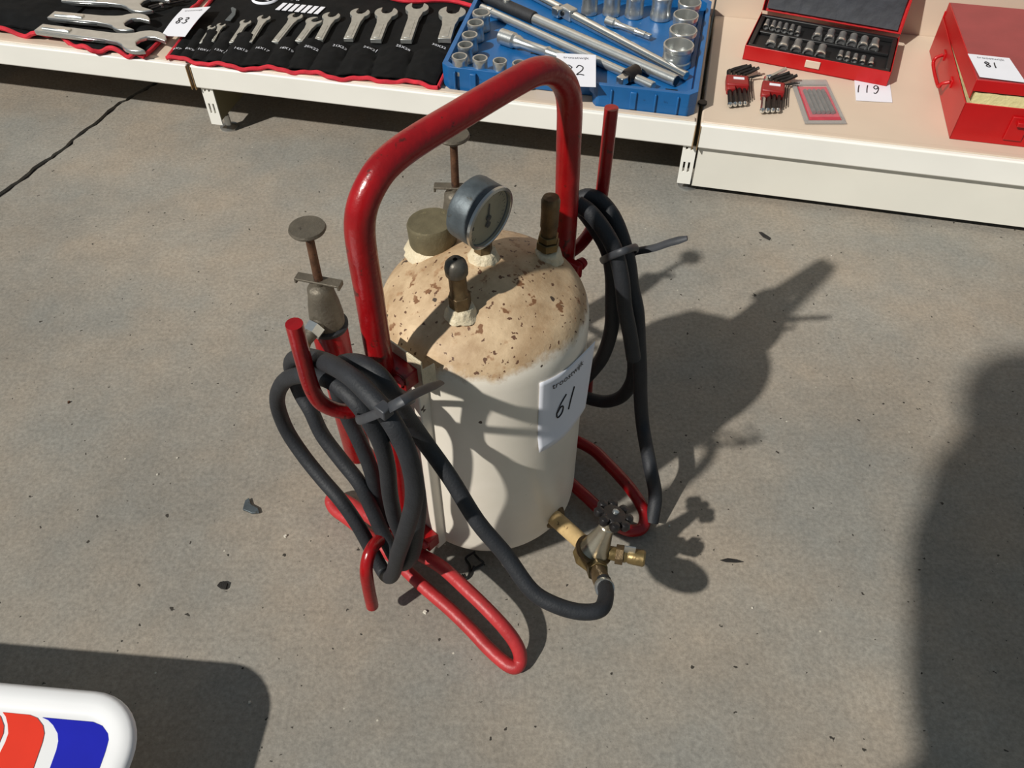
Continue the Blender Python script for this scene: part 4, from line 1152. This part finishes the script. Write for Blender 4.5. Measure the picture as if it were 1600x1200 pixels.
# blister card with five bits
bp_ = [(0.1592, 0.189, 0.004), (0.2264, 0.2038, 0.004), (0.258, 0.05299, 0.004), (0.1849, 0.03689, 0.004)]
bc_ = Vector((sum(p[0] for p in bp_) / 4, sum(p[1] for p in bp_) / 4))
t = empty('blister_pack', SL(bc_.x, bc_.y, 0), SHA, 'clear blister pack on a red card holding five grey bits', 'blister pack')
q4 = [(p[0] - bc_.x, p[1] - bc_.y) for p in bp_]
def lerp2(u, v): 
    a = Vector(q4[0]).lerp(Vector(q4[1]), u); b_ = Vector(q4[3]).lerp(Vector(q4[2]), u); c = a.lerp(b_, v); return (c.x, c.y)
MB().prism([lerp2(0, 0), lerp2(1, 0), lerp2(1, 1), lerp2(0, 1)], .0005, .0016).build('clear_back', M['blister'], t)
MB().prism([lerp2(.14, .16), lerp2(.92, .16), lerp2(.92, .92), lerp2(.14, .92)], .0018, .0026).build('card', M['card'], t)
MB().prism([lerp2(.10, .12), lerp2(.95, .12), lerp2(.95, .95), lerp2(.10, .95)], .0108, .0114, None, .04).build('clear_cover', M['blister'], t, .0008)
b = MB()
fr_ = [lerp2(0, 0), lerp2(1, 0), lerp2(1, 1), lerp2(0, 1)]
for (u0, u1, v0, v1) in ((0, 1, 0, .12), (0, 1, .94, 1), (0, .11, .12, .94), (.94, 1, .12, .94)):
    b.prism([lerp2(u0, v0), lerp2(u1, v0), lerp2(u1, v1), lerp2(u0, v1)], .0018, .0036)
b.build('clear_edge', M['edgepl'], t)
for k in range(5):
    u = .26 + k * .118
    a = lerp2(u, .30); c = lerp2(u + .03, .80)
    MB().cyl((a[0], a[1], .0066), (c[0], c[1], .0066), .0040, .0040, 6).build('screwdriver_bit', M['setsteel'], t, angle=30)

flat_tag('paper_slip', [(0.2804, 0.2382, 0), (0.346, 0.2527, 0), (0.3452, 0.1486, 0), (0.2792, 0.1411, 0)], 0.0008, '119', 'white slip numbered 119 partly under the flat red box', logo=False, numsize=.27, numpos=(.36, .56))

# ------------------------------------------------------------------ red metal toolbox on the right
tb = empty('metal_toolbox', SL(0.434, 0.045, 0), SHA, 'red metal toolbox with a dusty lid ajar over yellow foam', 'tool box')
TW, TD, TH_ = 0.46, 0.327, 0.070
b = MB()
b.bx(0, TW, 0, .002, 0, TH_); b.bx(0, TW, TD - .002, TD, 0, TH_ + .012); b.bx(0, .002, 0, TD, 0, TH_); b.bx(TW - .002, TW, 0, TD, 0, TH_); b.bx(0, TW, 0, TD, 0, .002)
b.build('box_body', M['boxred'], tb, .001)
MB().grid(lambda u, v: (.009 + (TW - .016) * u, .001 + (TD - .02) * v, .0885 + cloth_h(u * 4, v * 4, 6, .0015)), 40, 20, .03).build('foam_sheet', M['foam'], tb)
lm_ = Matrix.Translation((0, TD, .078)) @ Matrix.Rotation(R(-2.4), 4, 'X')
b = MB(lm_)
b.bx(.004, TW, -TD + .002, 0, .018, .020)
b.build('lid_top', M['boxtop'], tb, .0008)
b = MB(lm_)
b.bx(.004, TW, -TD, -TD + .002, 0, .020); b.bx(.002, .004, -TD, 0, -.013, .020); b.bx(TW - .002, TW, -TD, 0, 0, .020)
b.build('lid_skirt', M['boxred'], tb, .0008)
# drop handle on the end, hasp on the front
b = MB()
b.tube([(-.003, .115, .046), (-.014, .118, .040), (-.016, .128, .030), (-.016, .205, .030), (-.014, .215, .040), (-.003, .218, .046)], .0032, 10, 4)
b.build('end_handle', M['boxred'], tb)
b = MB(); b.box((-.001, .115, .046), (.003, .018, .014)); b.box((-.001, .218, .046), (.003, .018, .014)); b.build('handle_plate', M['boxred'], tb, .0008)
b = MB(); b.box((.098, -.002, .034), (.030, .004, .044)); b.box((.100, -.007, .046), (.016, .010, .008)); b.build('hasp', M['boxred'], tb, .0012)
flat_tag('paper_slip', [(0.4349, 0.1403, 0.112), (0.5028, 0.139, 0.112), (0.5121, 0.04822, 0.112), (0.4404, 0.05167, 0.112)], 0.1135, '81', 'white slip numbered 81 lying on the lid of the red toolbox', numsize=.22, numpos=(.44, .42), tilt=lambda u, v: -.0045 * (1 - v) * 1.0 + .0002)

# ------------------------------------------------------------------ white panel with coloured stripes, lower left
sg = empty('striped_panel', (-0.60, 0.08, 0), R(-5), 'white rounded panel with orange and blue stripes in the lower left corner', 'sign')
sinv = (Matrix.Translation((-0.60, 0.08, 0)) @ Matrix.Rotation(R(-5), 4, 'Z')).inverted()
def sp_(p):
    q = sinv @ Vector((p[0], p[1], 0)); return (q.x, q.y)
cr_ = sp_((-0.3705, 0.3275))
PW, PD = 0.78, 0.52
pcx, pcy = cr_[0] - PW / 2, cr_[1] - PD / 2
ring = []
for (kk, zz) in ((0.0, .1055), (.001, .110), (.006, .1125), (.016, .1125), (.024, .1085), (.030, .1075)):
    ring.append([(x, y, zz) for x, y in rounded(PW - 2 * kk, PD - 2 * kk, max(.012, .062 - kk), 10, pcx, pcy)])
b = MB()
nn = len(ring[0])
for r_ in ring: b.v += r_
for k in range(len(ring) - 1):
    for i in range(nn):
        j = (i + 1) % nn
        b.f.append((k * nn + i, k * nn + j, (k + 1) * nn + j, (k + 1) * nn + i))
b.f.append(tuple((len(ring) - 1) * nn + i for i in range(nn)))
b.f.append(tuple(reversed(range(nn))))
b.build('panel', M['signw'], sg, angle=60)
def stripe(pts, m, name):
    tri_prism([sp_(p) for p in pts], .1076, .1082).build(name, m, sg)
stripe([(-0.4794, 0.3058, 0.108), (-0.4497, 0.3032, 0.108), (-0.4263, 0.3013, 0.108), (-0.4153, 0.2975, 0.108), (-0.407, 0.2899, 0.108), (-0.4043, 0.2837, 0.108), (-0.4042, 0.2714, 0.108), (-0.4051, 0.251, 0.108), (-0.4076, 0.2001, 0.108), (-0.4534, 0.1948, 0.108), (-0.4536, 0.2569, 0.108), (-0.4534, 0.2738, 0.108), (-0.4546, 0.2824, 0.108), (-0.4579, 0.2899, 0.108), (-0.4655, 0.2981, 0.108), (-0.4725, 0.3032, 0.108)], M['signb'], 'blue_stripe')
stripe([(-0.5219, 0.311, 0.108), (-0.4934, 0.3084, 0.108), (-0.4843, 0.3052, 0.108), (-0.4756, 0.2975, 0.108), (-0.4715, 0.2899, 0.108), (-0.4702, 0.2812, 0.108), (-0.4699, 0.2569, 0.108), (-0.4699, 0.2001, 0.108), (-0.5214, 0.2001, 0.108), (-0.5114, 0.2481, 0.108), (-0.5073, 0.2812, 0.108), (-0.5076, 0.2899, 0.108), (-0.5118, 0.2988, 0.108), (-0.5168, 0.3065, 0.108)], M['signr'], 'orange_stripe')
stripe([(-0.5653, 0.3142, 0.108), (-0.5301, 0.3116, 0.108), (-0.5221, 0.3065, 0.108), (-0.5152, 0.2975, 0.108), (-0.5128, 0.2899, 0.108), (-0.5138, 0.2629, 0.108), (-0.5202, 0.2111, 0.108), (-0.58, 0.2222, 0.108), (-0.5701, 0.2812, 0.108)], M['signr'], 'orange_stripe')
for (fx, fy) in ((-PW / 2 + .16, -PD / 2 + .12), (-PW / 2 + .16, PD / 2 - .16), (PW / 2 - .20, -PD / 2 + .12), (PW / 2 - .20, PD / 2 - .20)):
    MB().tube([(pcx + fx, pcy + fy, 0.0), (pcx + fx, pcy + fy, .1056)], .012, 14, 1).build('leg', M['signw'], sg)

# ------------------------------------------------------------------ litter on the floor
def wire(pts, lb, m='black', r=.0016):
    o = MB().tube(pts, r, 8, 5).build('wire_scrap', M[m]); tag(o, lb, 'wire'); return o
wire([(-0.04837, 0.5526, 0.012), (-0.0602, 0.5478, 0.004), (-0.05486, 0.5371, 0.003), (-0.0552, 0.5237, 0.004), (-0.06079, 0.5178, 0.003), (-0.06439, 0.5247, 0.002)], 'bent dark wire hook lying in front of the tank bottom')
wire([(-0.0504, 0.5553, 0.004), (-0.04327, 0.5446, 0.008), (-0.03749, 0.5408, 0.003), (-0.04815, 0.5339, 0.002), (-0.05136, 0.5303, 0.002), (-0.04889, 0.5354, 0.006)], 'small loop of dark wire right of the bent wire hook')
def scrap(u0, pts, lb, m, cat='scrap', h=.004):
    o = tri_prism([(p[0] - u0[0], p[1] - u0[1]) for p in pts], .0006, h).build('floor_scrap', M[m], None, .0006)
    o.location = (u0[0], u0[1], 0); tag(o, lb, cat); return o
scrap((-0.3601, 0.6261, 0), [(-0.3682, 0.623, 0), (-0.3678, 0.6376, 0), (-0.3634, 0.6418, 0), (-0.3585, 0.6313, 0), (-0.3476, 0.6251, 0), (-0.3444, 0.6179, 0), (-0.3547, 0.6169, 0), (-0.3606, 0.6199, 0)], 'grey crumpled scrap on the floor left of the red foot loop', 'gaugem')
scrap((-0.3702, 0.5095, 0), [(-0.3765, 0.5086, 0), (-0.3737, 0.514, 0), (-0.369, 0.5149, 0), (-0.3634, 0.5122, 0), (-0.364, 0.5041, 0), (-0.3708, 0.505, 0)], 'dark crumb on the floor at the lower left of the frame', 'dirt', 'crumb')
scrap((0.4641, 1.215, 0), [(0.4557, 1.227, 0), (0.4616, 1.227, 0), (0.4747, 1.21, 0), (0.4712, 1.204, 0), (0.4613, 1.213, 0)], 'thin dark splinter on the floor below the white kick plate', 'dirt', 'splinter', .0025)
scrap((0.2863, 0.5453, 0), [(0.2714, 0.5463, 0), (0.2819, 0.5491, 0), (0.2934, 0.5472, 0), (0.3027, 0.5434, 0), (0.2925, 0.5425, 0), (0.2793, 0.5434, 0)], 'thin dark crumb line right of the brass valve shadow', 'dirt', 'crumb', .002)
chips = [((108, 629), 4, 'brown flake on the floor at the left edge, below the crack'), ((275, 718), 2.2, 'pale chip on the floor right of the brown flake'), ((446, 838), 3.6, 'white chip on the floor beside the left foot loop'),
         ((664, 957), 4.5, 'white chip between the left hook and the front of the foot loop'), ((390, 1098), 3, 'white chip on the floor in the shadow of the striped panel'), ((1046, 860), 2.2, 'pale sliver in the shadow beside the right foot loop'),
         ((810, 630), 0, ''), ((1299, 400), 1.5, 'white speck beyond the tip of the hoop shadow'), ((246, 742), 2.4, 'pale speck on the floor right of the brown flake, lower'), ((1175, 950), 2, 'pale speck on the floor right of the long valve shadow')]
CH = {(108,629): (-0.6748, 0.8167, 0), (275,718): (-0.4821, 0.7118, 0), (446,838): (-0.3031, 0.5828, 0), (664,957): (-0.1089, 0.4735, 0), (390,1098): (-0.3048, 0.361, 0), (1046,860): (0.2126, 0.5987, 0), (1299,400): (0.5739, 1.161, 0), (246,742): (-0.5025, 0.6827, 0), (1175,950): (0.3014, 0.4795, 0)}
for (k_, sz, lb) in chips:
    if not sz: continue
    w_ = CH[k_]
    random.seed(k_[0])
    pts = [(math.cos(R(a)) * sz * .00075 * random.uniform(.6, 1.3), math.sin(R(a)) * sz * .00075 * random.uniform(.5, 1.2)) for a in range(0, 360, 60)]
    o = MB().prism(pts, 0.0003, sz * .0005 + .0008, None, .3).build('paint_chip', M['stone'] if k_[0] != 108 else M['rusty']); o.location = (w_[0], w_[1], 0)
    tag(o, lb, 'chip')

# ------------------------------------------------------------------ the bystander whose shadow falls on the floor at the right
def person():
    vs = {'pelvis': (-.17, -.28, .86), 'spine': (-.29, -.25, 1.02), 'chest': (-.36, -.22, 1.22), 'neck': (-.47, -.21, 1.36), 'head0': (-.51, -.20, 1.42), 'head1': (-.55, -.18, 1.55),
          'lh': (-.19, -.31, .82), 'lk': (-.22, -.25, .45), 'la': (-.24, -.42, .07), 'lt': (-.26, -.28, .04),
          'rh': (-.07, -.30, .82), 'rk': (.02, -.24, .45), 'ra': (.0, -.42, .07), 'rt': (.01, -.28, .04),
          'ls': (-.50, -.19, 1.30), 'le': (-.38, -.14, 1.14), 'lw': (-.25, -.07, .95), 'lp': (-.17, -.06, .95),
          'rs': (-.19, -.27, 1.27), 're': (-.02, -.22, 1.05), 'rw': (.05, -.09, .96), 'rp': (.04, -.06, .965)}
    rad = {'pelvis': .125, 'spine': .145, 'chest': .145, 'neck': .06, 'head0': .08, 'head1': .105, 'lh': .09, 'lk': .062, 'la': .042, 'lt': .035, 'rh': .09, 'rk': .062, 'ra': .042, 'rt': .035,
           'ls': .075, 'le': .042, 'lw': .030, 'lp': .028, 'rs': .062, 're': .042, 'rw': .030, 'rp': .028}
    ed = [('pelvis', 'spine'), ('spine', 'chest'), ('chest', 'neck'), ('neck', 'head0'), ('head0', 'head1'), ('pelvis', 'lh'), ('lh', 'lk'), ('lk', 'la'), ('la', 'lt'), ('pelvis', 'rh'), ('rh', 'rk'), ('rk', 'ra'), ('ra', 'rt'),
          ('chest', 'ls'), ('ls', 'le'), ('le', 'lw'), ('lw', 'lp'), ('chest', 'rs'), ('rs', 're'), ('re', 'rw'), ('rw', 'rp')]
    ks = list(vs)
    me = bpy.data.meshes.new('person')
    me.from_pydata([vs[k] for k in ks], [(ks.index(a), ks.index(b_)) for a, b_ in ed], [])
    o = bpy.data.objects.new('person', me); COL.objects.link(o)
    me.materials.append(M['denim'])
    sk = o.modifiers.new('skin', 'SKIN'); sk.use_smooth_shade = True
    sv = me.skin_vertices[0].data
    for i, k in enumerate(ks): sv[i].radius = (rad[k], rad[k])
    sv[0].use_root = True
    o.modifiers.new('sub', 'SUBSURF').levels = 2
    o.modifiers['sub'].render_levels = 2
    tag(o, 'person in dark clothes leaning forward behind the camera, arms held out', 'person')
person()
